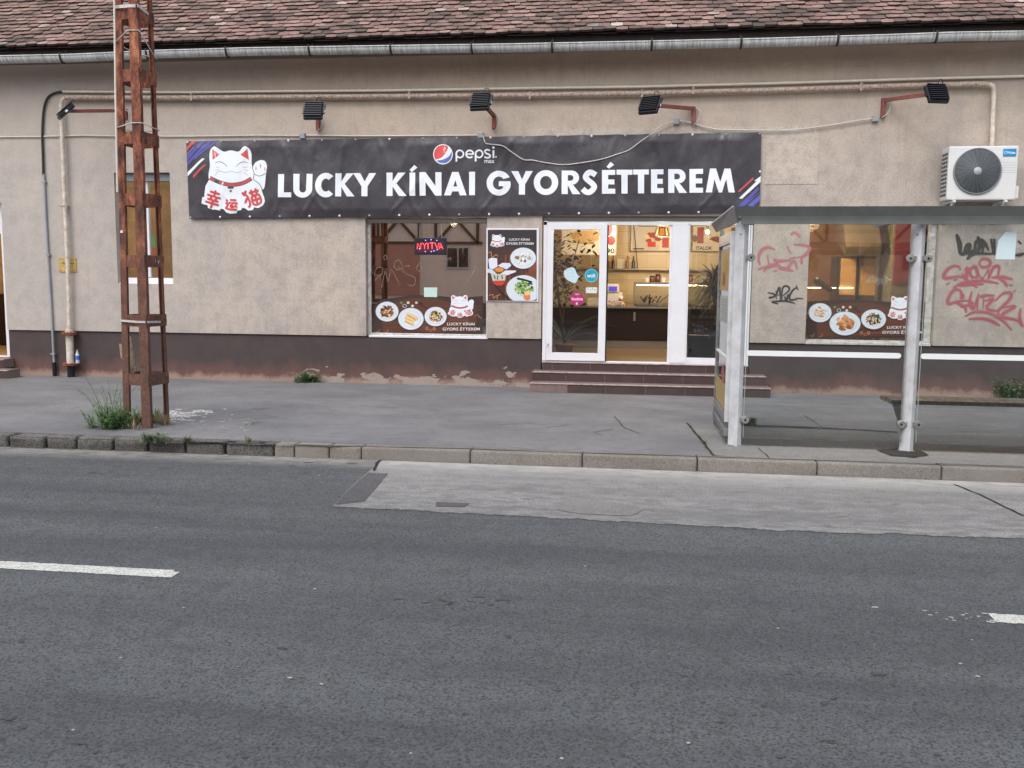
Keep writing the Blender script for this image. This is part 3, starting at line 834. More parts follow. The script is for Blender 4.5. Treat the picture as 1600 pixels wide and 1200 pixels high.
# ---- interior rooms
def room(x0, x1, y0, y1, z0, z1, wallm, floorm, ceilm):
    MB().add([(x0, y1, z0), (x1, y1, z0), (x1, y1, z1), (x0, y1, z1)], [(0, 1, 2, 3)]).add([(x0, y0, z0), (x0, y1, z0), (x0, y1, z1), (x0, y0, z1)], [(0, 1, 2, 3)]).add([(x1, y0, z0), (x1, y1, z0), (x1, y1, z1), (x1, y0, z1)], [(0, 1, 2, 3)]).build('room_wall', wallm, B, fixn=False)
    MB().box(x0, x1, y0, y1, z0 - .02, z0).build('room_floor', floorm, B)
    MB().box(x0, x1, y0, y1, z1, z1 + .02).build('ceiling', ceilm, B)
def walltile_mat():
    m, n, p = newmat('cream_wall_tile'); pos = _pos(n)
    b = n.nodes.new('ShaderNodeTexBrick'); b.offset = 0; b.inputs['Scale'].default_value = 1
    b.inputs['Brick Width'].default_value = .40; b.inputs['Row Height'].default_value = .25; b.inputs['Mortar Size'].default_value = .004
    b.inputs['Color1'].default_value = (*lin((216, 196, 158)), 1); b.inputs['Color2'].default_value = (*lin((208, 187, 150)), 1); b.inputs['Mortar'].default_value = (*lin((186, 166, 132)), 1)
    xx = _xyz(n, pos); cb = n.nodes.new('ShaderNodeCombineXYZ'); n.links.new(_math(n, 'ADD', xx[0], xx[1]), cb.inputs[0]); n.links.new(xx[2], cb.inputs[1]); n.links.new(cb.outputs[0], b.inputs['Vector'])
    n.links.new(b.outputs['Color'], p.inputs['Base Color']); p.inputs['Roughness'].default_value = .3; return m
M['walltile'] = walltile_mat()
M['wood_wall'] = simple('brown_wood_panelling', (150, 112, 74), .5, scale=3, rgb2=(128, 92, 58))
M['hall_wall'] = simple('hall_wall', (176, 146, 116), .8, scale=2, rgb2=(128, 98, 72))
M['floor_tile'] = simple('beige_floor_tile', (132, 112, 84), .35, scale=6, rgb2=(112, 94, 70))
M['ceil'] = simple('ceiling_white', (210, 196, 170), .9)
M['steel'] = simple('brushed_steel', (170, 168, 162), .3, metal=.8, scale=10)
M['dkbrown'] = simple('dark_brown_laminate', (38, 26, 26), .4, var=.2)
M['lampglow'] = simple('lit_lamp_glass', (255, 214, 140), .5, emit=((255, 206, 128), 5))
M['spot'] = simple('bright_bulb', (255, 240, 210), .5, emit=((255, 226, 178), 28))
M['tube'] = simple('light_strip', (255, 240, 210), .5, emit=((255, 224, 170), 9))
room(-1.9, 2.1, .3, 5.0, .41, 3.25, M['walltile'], M['floor_tile'], M['ceil'])
room(-7.2, -1.95, .3, 4.0, .3, 2.95, M['hall_wall'], M['floor_tile'], M['ceil'])
room(2.15, 6.5, .3, 4.4, .3, 2.95, M['wood_wall'], M['floor_tile'], M['ceil'])
M['side_wall'] = simple('side_room_wall', (158, 142, 118), .8, scale=2, rgb2=(120, 100, 76))
room(-13.5, -7.25, .3, 4.5, .3, 3.6, M['side_wall'], M['floor_tile'], M['ceil'])
def point(name, loc, e, r=.08, col=(1, .85, .64)):
    l = bpy.data.lights.new(name, 'POINT'); l.energy = e; l.shadow_soft_size = r; l.color = col
    o = bpy.data.objects.new(name, l); COL.objects.link(o); o.location = loc
# counter
CT = empty('serving_counter', (.3, 3.6, .41), 'dark brown serving counter with glass food case on it inside the open doorway', 'counter')
MB().box(-1.85, 2.05, 3.52, 4.0, .56, 1.19).build('front_panel', M['dkbrown'], CT)
MB().box(-1.85, 2.05, 3.54, 4.0, .415, .555).build('skirting', M['steel'], CT)
MB().bbox(-1.85, 2.05, 3.46, 4.05, 1.19, 1.225, .006).build('worktop', M['steel'], CT)
MB().box(-.05, -.01, 3.50, 3.52, .95, 1.12).build('handle', M['steel'], CT)
fc = MB().box(-.06, 2.0, 3.9, 4.35, 1.225, 1.27).box(-.06, 2.0, 3.62, 4.35, 1.66, 1.70).box(-.06, -.035, 3.62, 3.645, 1.225, 1.66).box(1.97, 2.0, 3.62, 3.645, 1.225, 1.66).build('food_case', M['steel'], CT)
MB().box(0.0, 1.95, 3.66, 3.69, 1.635, 1.655).build('light_strip', M['tube'], fc)
pane('glass_front', -.03, 1.97, 1.23, 1.655, 3.625, M['glass'], fc)
rr = random.Random(11)
for k in range(7):
    MB().bbox(.0 + k * .27, .24 + k * .27, 3.72, 4.1, 1.235, 1.30, .01).build('food_tray', [M['steel'], M['ac_white'], simple('yellow_food_tray', (214, 176, 80), .6)][k % 3] if k else M['ac_white'], fc)
mb = MB()
for k in range(7):
    x = .25 + rr.uniform(-.12, .14); mb.tube([(x, 3.8, 1.28), (x + rr.uniform(-.1, .1), 3.78, 1.28 + rr.uniform(.08, .2))], .013, 6); mb.ball((x, 3.8, 1.4 + rr.uniform(-.04, .04)), .025, sub=1)
mb.tube([(.42, 3.75, 1.28), (.6, 3.75, 1.44), (.68, 3.75, 1.47), (.74, 3.75, 1.42)], .01, 6)
tag(mb.build('ladles', M['black_alu']), 'dark ladles and tongs standing in the lit food case', 'kitchen utensils')
def jar(x, y, z, h, r, col, lid, lab):
    t = empty('sauce_jar', (x, y, z), lab, 'jar', 'jars on top of the food case')
    MB().lathe((x, y, z), [(r, 0), (r, h * .75), (r * .8, h * .82)], 12).build('glass_body', simple('jar_' + lid + lab[:3], col, .3), t)
    MB().lathe((x, y, z + h * .82), [(r * .9, 0), (r * .9, h * .18)], 12).build('lid', M['dkbrown'], t)
jar(.30, 3.9, 1.70, .13, .05, (92, 44, 34), 'a', 'left jar of dark red sauce on top of the food case')
jar(.41, 3.85, 1.70, .16, .055, (80, 34, 30), 'b', 'taller jar of dark red sauce beside two white cups')
jar(1.03, 3.85, 1.70, .15, .06, (110, 56, 36), 'c', 'brown jar at the right end on the food case')
MB().box(.55, 1.1, 3.8, 4.0, 1.701, 1.712).build('paper_sheet', M['ceil'], fc)
for cx_, lb_ in ((.2, 'white paper cup left of the dark sauce jars'), (.52, 'white paper cup right of the two dark sauce jars')):
    tag(MB().lathe((cx_, 3.85, 1.70), [(.035, 0), (.045, .09)], 12).build('paper_cup', M['ac_white']), lb_, 'cup', 'cups on the food case')
# register and small things at the left of the counter
t = empty('cash_register', (-.42, 3.75, 1.225), 'white cash register with small blue display on the counter', 'cash register')
MB().bbox(-.62, -.28, 3.62, 3.9, 1.225, 1.50, .02).build('body', M['ac_white'], t)
MB().bbox(-.58, -.34, 3.60, 3.70, 1.50, 1.66, .01).build('head', M['ac_white'], t)
MB().box(-.54, -.38, 3.585, 3.60, 1.53, 1.61).build('display', simple('blue_display', (60, 50, 110), .3, emit=((70, 60, 170), .8)), t)
t = empty('lucky_cat_figurine', (-.30, 3.55, 1.225), 'small white and red beckoning cat figurine on the counter edge', 'figurine')
MB().ball((-.30, 3.55, 1.29), .062, sc=(1, .8, 1.05)).build('body', M['ac_white'], t)
MB().ball((-.30, 3.54, 1.38), .045).lathe((-.33, 3.54, 1.405), [(.016, 0), (.001, .035)], 8).lathe((-.27, 3.54, 1.405), [(.016, 0), (.001, .035)], 8).build('head', M['ac_white'], t)
MB().lathe((-.30, 3.55, 1.335), [(.045, 0), (.045, .015)], 14).build('collar', simple('red_collar', (150, 40, 36), .5), t)
mb = MB()
for k in range(26): mb.ball((-.45 + rr.uniform(-.1, .22), 3.5 + rr.uniform(-.03, .06), 1.24 + rr.uniform(0, .09)), rr.uniform(.012, .024), sub=1)
tag(mb.build('fortune_sweets', simple('wrapped_sweets', (170, 90, 90), .4, scale=30, rgb2=(220, 200, 190))), 'heap of pink and red wrapped sweets in front of the cash register', 'sweets', kind='stuff')
MB().tube([(-.10, 4.9, 2.95), (.02, 4.9, 1.9)], .008, 6).build('hanging_cable', M['cable_b'], B)
rr = random.Random(15)
for i, (x, y, z, w_, h_, c, lb) in enumerate(((-.95, 3.6, 1.225, .22, .16, (206, 196, 180), 'cream box on the counter behind the sliding door glass'), (-.75, 3.7, 1.225, .14, .24, (150, 90, 60), 'brown carton on the counter next to the cream box'), (-1.25, 3.7, 1.225, .2, .12, (120, 100, 84), 'low brown tray box at the left end of the counter'), (.85, 4.2, 1.70, .26, .10, (214, 206, 190), 'flat white takeaway box on the food case'))):
    tag(MB().bbox(x, x + w_, y, y + .14, z, z + h_, .006).build('carton', simple('carton_%s' % 'abcd'[i], c, .7)), lb, 'box')
MB().box(-1.9, 2.1, 4.80, 4.98, 1.95, 1.975).build('shelf', M['steel'], B)
t = empty('wall_notice', (-.3, 4.98, 1.9), 'pale notice sheets on the tiled wall beside the hanging cable', 'notice')
for q in ((-.42, 1.98, .16, .2), (-.22, 1.98, .14, .18)): MB().box(q[0], q[0] + q[2], 4.97, 4.98, q[1], q[1] + q[3]).build('sheet', M['paper'], t)
for i, x in enumerate((-.62, -.50, -.2, -.08)):
    q = empty('bottle', (x, 4.88, 1.975), ['first', 'second', 'third', 'fourth'][i] + ' bottle from the left on the shelf behind the counter', 'bottle', 'bottles on the back shelf')
    MB().lathe((x, 4.88, 1.975), [(.035, 0), (.035, .14), (.013, .19), (.013, .24)], 12).build('glass_body', simple('sauce_glass_%s' % 'abcd'[i], [(120, 50, 36), (70, 40, 30), (160, 110, 60), (60, 70, 50)][i], .3), q)
    MB().lathe((x, 4.88, 2.215), [(.015, 0), (.015, .02)], 10).build('cap', M['red_steel'], q)
# menu boards on the back wall
def board(name, x0, x1, z0, z1, y, draw, label, lit=0.0):
    t = empty(name, ((x0 + x1) / 2, y, z0), label, 'menu board', 'menu boards inside the takeaway')
    mb = MB(); frame(mb, x0, x1, z0, z1, y - .03, y, .025, .025, .025, .025); mb.build('frame', M['wood_board'], t)
    MB().box(x0 + .02, x1 - .02, y - .015, y - .002, z0 + .02, z1 - .02).build('poster', M['paper'], t)
    D = Decal(lambda u, v, l: Vector((x0 + u * (x1 - x0), y - .017 - l * 4, z1 - v * (z1 - z0))), step=2e-4); draw(D); D.build('print', M['print'], t)
rr = random.Random(4)
def d1(D):
    D.rect(.04, .04, .5, .96, (206, 196, 182))
    for k in range(4): D.rect(.14, .12 + k * .05, .55 - (k % 2) * .08, .135 + k * .05, (90, 70, 60))
    for k in range(14): D.ell(.36 + rr.uniform(-.06, .14), .62 + rr.uniform(-.16, .2), .06, .05, rr.choice([(190, 50, 36), (214, 150, 80), (236, 210, 150), (160, 60, 40)]), 10, jit=.3)
    D.rect(.30, .72, .44, .86, (206, 44, 34)); D.rect(.55, .60, .66, .88, (196, 60, 50)); D.ell(.62, .52, .1, .05, (190, 200, 110), 10)
    D.ell(.86, .76, .13, .14, (196, 40, 34), 20); D.rect(.74, .78, .98, .9, (240, 232, 220)); D.rect(.06, .90, .24, .93, (70, 50, 46))
board('menu_board', -.16, 1.05, 2.33, 3.05, 4.96, d1, 'large pale menu board with red food pictures above the food case')
def d2(D):
    D.ell(.45, .5, .25, .18, (206, 168, 110), 16, jit=.2); D.ell(.8, .3, .12, .2, (190, 60, 50), 14)
    D.text('400', .08, .10, .30, .28, (40, 36, 36)); D.ell(.90, .60, .07, .12, (196, 40, 40), 20); D.text('990', .74, .80, .96, .93, (40, 40, 40))
board('menu_board', -1.50, -.40, 2.20, 2.95, 3.6, d2, 'menu board hanging over the till with a round red price spot')
def d3(D):
    D.rect(.12, .3, .26, .75, (176, 60, 50)); D.ell(.62, .66, .22, .09, (150, 84, 60), 14, jit=.2, rot=14); D.rect(.84, .3, .94, .6, (150, 70, 50)); D.ell(.07, .62, .06, .1, (120, 100, 90))
    D.text('ITALOK', .1, .84, .45, .94, (50, 44, 40)); D.text('290', .78, .84, .98, .95, (50, 44, 40))
board('menu_board', 1.10, 2.05, 2.33, 3.05, 4.96, d3, 'drinks menu board with a hot dog picture behind the spiky plant')
# lamps
t = empty('pendant_lamp', (.42, 2.4, 2.95), 'small brown paned pendant lamp glowing over the doorway opening', 'pendant lamp')
LX, LY, LZ = .43, 2.5, 2.61
for k in range(6):
    a0, a1 = R(60 * k), R(60 * k + 60)
    MB().add([(LX + .125 * math.cos(a0), LY + .125 * math.sin(a0), LZ - .07), (LX + .125 * math.cos(a1), LY + .125 * math.sin(a1), LZ - .07), (LX + .095 * math.cos(a1), LY + .095 * math.sin(a1), LZ + .07), (LX + .095 * math.cos(a0), LY + .095 * math.sin(a0), LZ + .07)], [(0, 1, 2, 3)]).build('glass_panel', simple('amber_glass', (214, 160, 80), .5, emit=((220, 140, 60), .45), scale=60, rgb2=(150, 96, 40)) if k == 0 else bpy.data.materials['amber_glass'], t, fixn=False)
mb = MB()
for k in range(6):
    a0, a1 = R(60 * k), R(60 * k + 60)
    A = (LX + .128 * math.cos(a0), LY + .128 * math.sin(a0), LZ - .075); Bq = (LX + .097 * math.cos(a0), LY + .097 * math.sin(a0), LZ + .075)
    C2 = (LX + .128 * math.cos(a1), LY + .128 * math.sin(a1), LZ - .075); D2 = (LX + .097 * math.cos(a1), LY + .097 * math.sin(a1), LZ + .075)
    mb.tube([A, Bq], .011, 6); mb.tube([A, C2], .009, 6); mb.tube([Bq, D2], .009, 6)
mb.tube([(LX, LY, LZ + .07), (LX, LY, 2.95)], .006, 6); mb.build('lamp_frame', M['dkbrown'], t)
MB().ball((LX, LY, LZ - .04), .03).build('bulb', M['spot'], t)
point('pendant_light', (LX, LY, LZ - .13), 27)
for (x, y, z, e, lab) in ((-.47, 3.0, 2.80, 20, 'bare bright bulb beside the left menu board'), (1.28, 3.0, 2.64, 34, 'bright bare bulb in front of the drinks menu board')):
    t = empty('ceiling_spot', (x, y, 2.93), lab, 'ceiling lamp')
    MB().ball((x, y, z), .035).build('bulb', M['spot'], t); MB().lathe((x, y, z + .03), [(.02, 0), (.03, .18)], 10).build('holder', M['black_alu'], t)
    point('ceiling_light', (x, y - .1, z - .06), e, .05)
point('kitchen_light', (2.9, 1.6, 2.7), 150, .12, (1, .66, .34))
point('hall_light', (-3.2, 1.4, 2.70), 80, .06, (1, .78, .5))
point('side_hall_light', (-8.1, 2.2, 3.1), 30, .12, (1, .84, .58))
point('passage_light', (-11.8, 2.0, 3.1), 110, .12, (1, .68, .32))
# seen in the dining hall window: beam, ceiling lamp, bench backs
tl = empty('ceiling_lamp', (-3.05, .8, 2.93), 'glowing ceiling lamp at the top of the shop window behind the open sign', 'ceiling lamp')
MB().lathe((-3.15, 1.2, 2.80), [(.07, 0), (.09, .08), (.04, .13)], 16).build('lamp_shade', M['lampglow'], tl)
t = empty('booth_seat', (-3.2, 1.3, .3), 'dark red booth seat inside the dining hall window', 'seat')
MB().bbox(-3.15, -2.55, 1.2, 1.35, .75, 1.45, .03).build('backrest', simple('dark_red_leather', (84, 40, 38), .5), t)
MB().bbox(-3.15, -2.55, 1.35, 1.8, .6, .75, .03).build('seat', bpy.data.materials['dark_red_leather'], t)
# kitchen window: hood, fridge, red panel
t = empty('extractor_hood', (3.95, 2.6, 2.2), 'steel kitchen extractor hood seen through the window behind the shelter', 'extractor hood')
MB().prism([(2.3, 2.36), (2.35, 2.2), (3.2, 2.5), (3.2, 2.93), (2.7, 2.93)], 'X', 3.62, 4.22).build('hood', M['steel'], t)
t = empty('tall_fridge', (3.95, 3.0, .3), 'tall dark drinks fridge with two glass doors under the extractor hood', 'fridge')
MB().box(3.62, 4.34, 2.9, 3.5, .32, 2.2).build('body', simple('dark_green_fridge', (52, 54, 48), .4), t)
for x in (3.66, 4.0): MB().box(x, x + .28, 2.88, 2.9, 1.5, 2.16).build('door_glass', simple('fridge_glow', (190, 160, 104), .4) if x < 3.7 else bpy.data.materials['fridge_glow'], t)
for x in (3.60, 3.94, 4.28): MB().box(x, x + .05, 2.85, 2.88, .32, 2.2).build('door_edge', M['steel'] if x > 4 else M['black_alu'], t)
t = empty('red_screen', (4.62, 2.2, 1.7), 'dark red panel standing by the right edge of the kitchen window', 'panel')
MB().box(4.42, 4.80, 2.2, 2.25, 1.72, 2.9).build('panel', simple('dark_red', (132, 30, 36), .4), t)
MB().box(4.40, 4.82, 2.25, 2.8, .3, 2.9).build('cabinet', simple('grey_green_cabinet', (120, 128, 120), .5), t)
MB().box(2.6, 3.6, 1.4, 2.0, .3, 1.2).build('prep_table', M['steel'], B)
t = empty('kitchen_lamp', (3.0, 1.2, 2.5), 'small yellow lamp at the top left of the window behind the shelter', 'lamp')
MB().box(2.72, 2.80, 1.2, 1.26, 2.42, 2.58).build('lamp_shade', M['lampglow'], t)
mb = MB(); 
for k in range(5): mb.box(2.9 + k * .02, 3.9, 2.86, 2.88, 1.62, 1.635) if k == 0 else None
mb.build('shelf_light', M['tube'], B)
t = empty('table_lamp_glow', (2.8, 1.6, 1.2), 'small warm lamp low behind the left edge of the kitchen window', 'lamp')
MB().ball((2.78, 1.6, 1.43), .05).build('bulb', M['lampglow'], t); MB().lathe((2.78, 1.6, 1.2), [(.05, 0), (.012, .02), (.012, .2)], 10).build('stand', M['dkbrown'], t)
mb = MB(); 
for k in range(5): mb.ball((3.05 + k * .05, 1.7, 1.75 - k * .035), .07 - k * .004, sub=2)
tag(mb.build('hanging_pans', M['black_alu']), 'row of dark pans hanging inside the kitchen window', 'pans')
# bright decor seen in the small window
t = empty('wall_picture', (-8.0, 4.0, 1.9), 'green and pink picture seen through the small window behind the pole', 'picture')
gA, gB, gC = W(231, 368, 3.0), W(243, 386, 3.0), W(243, 398, 3.0)
MB().box(gA.x, gB.x, 3.0, 3.03, gB.z, gA.z).build('green_field', simple('turquoise_print', (70, 170, 130), .6), t)
MB().box(gA.x, gB.x, 3.0, 3.03, gC.z, gB.z - .01).build('pink_field', simple('pink_print', (180, 70, 100), .6), t)
t = empty('dining_bench', (-8, 3.2, .3), 'dark bench low inside the small window behind the pole', 'bench')
MB().bbox(-9.2, -7.4, 2.2, 2.4, .3, 1.65, .02).build('backrest', M['dkbrown'], t)
t = empty('bar_counter', (-12, 3.2, .3), 'dark bar counter inside the doorway at the left edge', 'counter')
MB().bbox(-13, -10.2, 2.6, 3.0, .3, 1.35, .02).build('front_panel', M['dkbrown'], t)

# ---- plants
def leafq(mb, p, d, L, wd, rgb, droop=.3, seg=4, rr=random):
    d = Vector(d).normalized(); side = d.cross(Vector((0, 0, 1)))
    if side.length < .05: side = Vector((1, 0, 0))
    side.normalize(); vs = []; pos = Vector(p); col = lin(rgb)
    for i in range(seg + 1):
        t = i / seg; ww = wd * (math.sin(math.pi * min(.96, .12 + t * .88)) ** .8) / 2
        vs += [pos + side * ww, pos - side * ww]
        d = (d + Vector((0, 0, -droop / seg))).normalized(); pos = pos + d * L / seg
    mb.add(vs, [(2 * i, 2 * i + 1, 2 * i + 3, 2 * i + 2) for i in range(seg)], col)
def potted(x, y, z, kind, lab):
    t = empty('potted_plant', (x, y, z), lab, 'potted plant')
    rr = random.Random(int(abs(x) * 100))
    MB().lathe((x, y, z), [(.11, 0), (.15, .2), (.165, .2), (.165, .24), (.14, .24)], 18).build('pot', M['terracotta'], t)
    mb = MB(); lf = MB()
    if kind == 'ficus':
        for k in range(5):
            q = [Vector((x, y, z + .2))]; d = Vector((rr.uniform(-.25, .25), rr.uniform(-.15, .15), 1))
            for i in range(6): d = (d + Vector((rr.uniform(-.25, .25), rr.uniform(-.15, .15), .2))).normalized(); q.append(q[-1] + d * .30)
            mb.tube(q, [.012] * 3 + [.008] * 4, 6)
            for i in range(3, 7):
                for s_ in range(26):
                    p = q[i] + Vector((rr.gauss(0, .15), rr.gauss(0, .10), rr.gauss(0, .12)))
                    leafq(lf, p, (rr.uniform(-1, 1), rr.uniform(-1, 1), rr.uniform(-.6, .3)), rr.uniform(.07, .13), .06, rr.choice([(66, 60, 40), (52, 62, 36), (84, 66, 44), (40, 50, 34)]), .3, 3)
        for k in range(26):
            a = rr.uniform(0, 6.28); leafq(lf, (x, y, z + .25), (math.cos(a) * .6, math.sin(a) * .6, rr.uniform(.5, 1.6)), rr.uniform(.6, 1.1), .03, rr.choice([(96, 112, 78), (120, 124, 90), (70, 88, 60)]), 1.3, 6)
    else:
        for b in range(7):
            bx = x + rr.uniform(-.16, .16); h = rr.uniform(.6, 1.45); mb.tube([(x, y, z + .2), ((x + bx) / 2, y, z + .2 + h * .5), (bx, y + rr.uniform(-.08, .08), z + .2 + h)], .018, 7)
            for k in range(64):
                a = rr.uniform(0, 6.28); e = rr.uniform(-.2, 1.5)
                leafq(lf, (bx, y, z + .2 + h + rr.uniform(-.12, .05)), (math.cos(a), math.sin(a) * .7, e), rr.uniform(.35, .66), .03, rr.choice([(58, 76, 52), (84, 98, 72), (44, 60, 44), (120, 122, 100)]), rr.uniform(.8, 2.0), 6)
    mb.build('stem', simple('plant_stem', (104, 96, 72), .8), t); lf.build('foliage', M['leaf'], t, fixn=False)
potted(-1.18, .75, .42, 'ficus', 'tall leafy plant in terracotta pot behind the sliding glass door leaf')
potted(1.35, .75, .42, 'spiky', 'spiky long-leaved plant in terracotta pot behind the fixed glass beside the shelter')
mb = MB(); rr = random.Random(8)
for k in range(60): mb.ball((1.2 + rr.gauss(0, .16), .55 + rr.uniform(-.08, .08), .92 + rr.gauss(0, .05)), rr.uniform(.015, .035), sub=1)
tag(mb.build('flower_bunch', simple('blue_flowers', (70, 72, 96), .7, scale=40, rgb2=(110, 110, 124))), 'bunch of dull blue flowers low beside the spiky plant', 'flowers')
mb = MB().box(.86, 1.66, .55, .8, .44, .85); tag(mb.build('wooden_planter', M['dkbrown']), 'dark wooden planter box behind the fixed glass beside the doorway', 'planter')

# ------------------------------------------------------------------ emblem of the lucky cat, in 130 x 120 units
def cat_art(D, X, detail=1):
    """X(u, v) maps the emblem's own units (zoomed drawing / 10) to decal coordinates"""
    white, red, dk = (232, 238, 244), (214, 88, 84), (60, 78, 84)
    def P(pts, c): D.poly([X(*p) for p in pts], c)
    sc = abs(X(1, 0)[0] - X(0, 0)[0])
    def L(pts, w_, c, tp=False): D.ribbon([X(*p) for p in pts], w_ * sc, c, True, tp)
    # white silhouette: arm, body, head
    P(catmull([(96, 68), (97, 56), (95, 48), (98, 40), (104, 36), (109, 35), (114, 37), (117, 44), (116, 53), (115, 62), (114, 74), (111, 81), (104, 76), (96, 68)], 4), white)
    P([(28, 66), (22, 76), (20, 90), (20, 93), (17, 93), (15, 103), (25, 106), (25, 110), (34, 113), (35, 112), (44, 114), (45, 111), (50, 112), (54, 117), (60, 119), (70, 118), (72, 114), (77, 113), (78, 110), (82, 110), (88, 114), (95, 113), (97, 109), (104, 110), (111, 106), (114, 100), (113, 94), (110, 86), (108, 78), (103, 70), (97, 66), (62, 60)], white)
    P(catmull([(28, 66), (27, 58), (29, 44), (28, 30), (29, 20), (34, 14), (40, 16), (50, 22), (61, 20), (73, 22), (80, 15), (85, 14), (90, 18), (93, 26), (93, 40), (96, 52), (97, 64), (80, 73), (62, 76), (44, 73), (28, 66)], 4), white)
    P([(32, 18), (44, 27), (33, 35)], red); P([(87, 18), (76, 27), (89, 35)], red)
    L([(29, 63), (44, 70), (62, 74), (80, 71), (93, 64)], 6.4, dk); L([(29.5, 63), (44, 70), (62, 74), (80, 71), (92.5, 64)], 4.8, (190, 78, 78))
    L([(37, 40), (44, 38), (51, 41), (56, 46)], 1.0, dk, True); L([(69, 46), (74, 41), (81, 38), (88, 40)], 1.0, dk, True)
    L([(38, 60), (40, 55), (46, 53), (54, 55), (61, 52.5), (70, 55), (78, 53)], .55, (120, 130, 150))
    for q in ([(38, 46), (44, 47)], [(37, 52), (44, 50)], [(80, 46.5), (87, 46)], [(82, 50), (88, 52)], [(81, 54), (87, 59)]): L(q, .6, (214, 120, 130))
    if detail:
        P([(56, 77), (66, 77), (65, 80), (57, 80)], dk); D.ell(*X(61, 83.5), 1.8 * sc, 2 * sc, (150, 80, 86), 10)
        L([(94, 46), (97, 56), (96, 66)], .8, dk); L([(97, 57), (106, 60), (115, 56)], .8, dk); L([(97, 66), (105, 72), (110, 81)], .9, dk)
        for u, v in ((100, 48), (107, 44), (114, 49)): D.ell(*X(u, v), .8 * sc, 3.2 * sc, (210, 120, 126), 10)
    # three characters drawn stroke by stroke, set on an arc
    def glyph(cx, cy, s_, rot, strokes, wd):
        c, t = math.cos(R(rot)), math.sin(R(rot))
        for q in strokes:
            pts = [(cx + (a * c - b * t) * s_, cy + (a * t + b * c) * s_) for a, b in q]
            D.ribbon([X(*p) for p in pts], wd * sc, (206, 74, 72), len(q) > 2 and q is not strokes[0])
    glyph(34, 96, 1.0, 17, [[(0, -14), (0, -5)], [(-8, -10), (8, -10)], [(-11, -4), (11, -4)], [(-5, -3), (-3, 1)], [(5, -3), (3, 1)], [(-9, 2), (9, 2)], [(-11, 7), (11, 7)], [(0, 2), (0, 15)]], 3.3 if detail else 2.6)
    glyph(62, 104, .82, 3, [[(-3, -8), (9, -8)], [(-5, -2), (12, -2)], [(3, -2), (-1, 5), (9, 4)], [(7, 1), (11, 6)], [(-10, -8), (-7, -5)], [(-11, -1), (-7, -1), (-8, 6), (-11, 9)], [(-9, 8), (-3, 10), (12, 10)]], 3.3 if detail else 2.6)
    glyph(95, 95, 1.05, -18, [[(-6, -14), (-12, -8)], [(-13, -13), (-7, -6), (-6, 6), (-10, 11)], [(-8, -3), (-13, 3)], [(-3, -9), (12, -9)], [(1, -13), (1, -5)], [(8, -13), (8, -5)], [(-1, -3), (10, -3), (10, 9), (-1, 9), (-1, -3)], [(-1, 3), (10, 3)], [(4.5, -3), (4.5, 9)]], 3.3 if detail else 2.6)

# ------------------------------------------------------------------ banner
BTL, BTR, BBL, BBR = [(v.x, v.z) for v in (W(290, 220, -.06), W(1190, 206, -.06), W(295, 342, -.06), W(1187, 332, -.06))]
def ban_uv(x, z):
    u = (x - BTL[0]) / (BTR[0] - BTL[0]); zt = BTL[1] + (BTR[1] - BTL[1]) * u; zb = BBL[1] + (BBR[1] - BBL[1]) * u
    return u, (z - zb) / (zt - zb)
NG = 17
def wave(x, z):
    u, v = ban_uv(x, z); v = min(1, max(0, v)); u = min(1, max(0, u))
    g = abs(math.sin(u * NG * math.pi))                # slack between eyelets
    e = math.exp(-(1 - v) * 7) * .012 * g + math.exp(-v * 6) * .016 * abs(math.sin(u * 19 * math.pi))
    q = noise.noise(Vector((x * 1.5 + z * .9, z * 1.1 - x * .25, 0))) * .030 + noise.noise(Vector((x * 3 - z * 2.2, z * 1.6 + x * .6, 4))) * .009
    f_ = 0.0
    for i in range(18):
        xi = BTL[0] + (BTR[0] - BTL[0]) * i / 17; dz = (1 - v) * 1.27; sl = .35 * math.sin(i * 2.3 + .5)
        dx = x - xi - sl * dz; ww = .035 + .05 * dz
        if abs(dx) < .3: f_ += .011 * math.exp(-dx * dx / (ww * ww)) * math.exp(-dz * 1.9) * (.4 + .6 * abs(math.sin(i * 1.7)))
    for i in range(20):
        xi = BBL[0] + (BBR[0] - BBL[0]) * i / 19; dz = v * 1.27; sl = .9 * math.sin(i * 1.9 + 1)
        dx = x - xi - sl * dz; ww = .03 + .05 * dz
        if abs(dx) < .3: f_ += .010 * math.exp(-dx * dx / (ww * ww)) * math.exp(-dz * 2.4) * (.3 + .7 * abs(math.sin(i * 2.9)))
    q += f_ * 2.0
    edge = min(1, min(u, 1 - u) * 40, min(v, 1 - v) * 9 + .15)
    return .012 + e + (q + .018) * edge
def bpt(px, py, l=0.0):
    p = W(px, py, -.06); return Vector((p.x, -.03 - wave(p.x, p.z) - l, p.z))
BN = empty('shop_banner', (-2.8, -.03, 2.7), 'long dark vinyl banner with white restaurant name and lucky cat above the windows', 'banner')
mb = MB(); nu, nv = 330, 44; vs = []
for j in range(nv + 1):
    for i in range(nu + 1):
        u, v = i / nu, j / nv
        x = BTL[0] + (BTR[0] - BTL[0]) * u + (BBL[0] - BTL[0]) * (1 - v) * (1 - u) + (BBR[0] - BTR[0]) * (1 - v) * u
        zt = BTL[1] + (BTR[1] - BTL[1]) * u; zb = BBL[1] + (BBR[1] - BBL[1]) * u; z = zb + (zt - zb) * v
        if j == nv: z -= .010 * abs(math.sin(u * NG * math.pi))
        if j == 0: z += .012 * abs(math.sin(u * 19 * math.pi))
        vs.append((x, -.03 - wave(x, z), z))
fs = [(j * (nu + 1) + i, j * (nu + 1) + i + 1, (j + 1) * (nu + 1) + i + 1, (j + 1) * (nu + 1) + i) for j in range(nv) for i in range(nu)]
mb.add(vs, fs, None, True); mb.build('banner_cloth', M['banner'], BN, fixn=False)

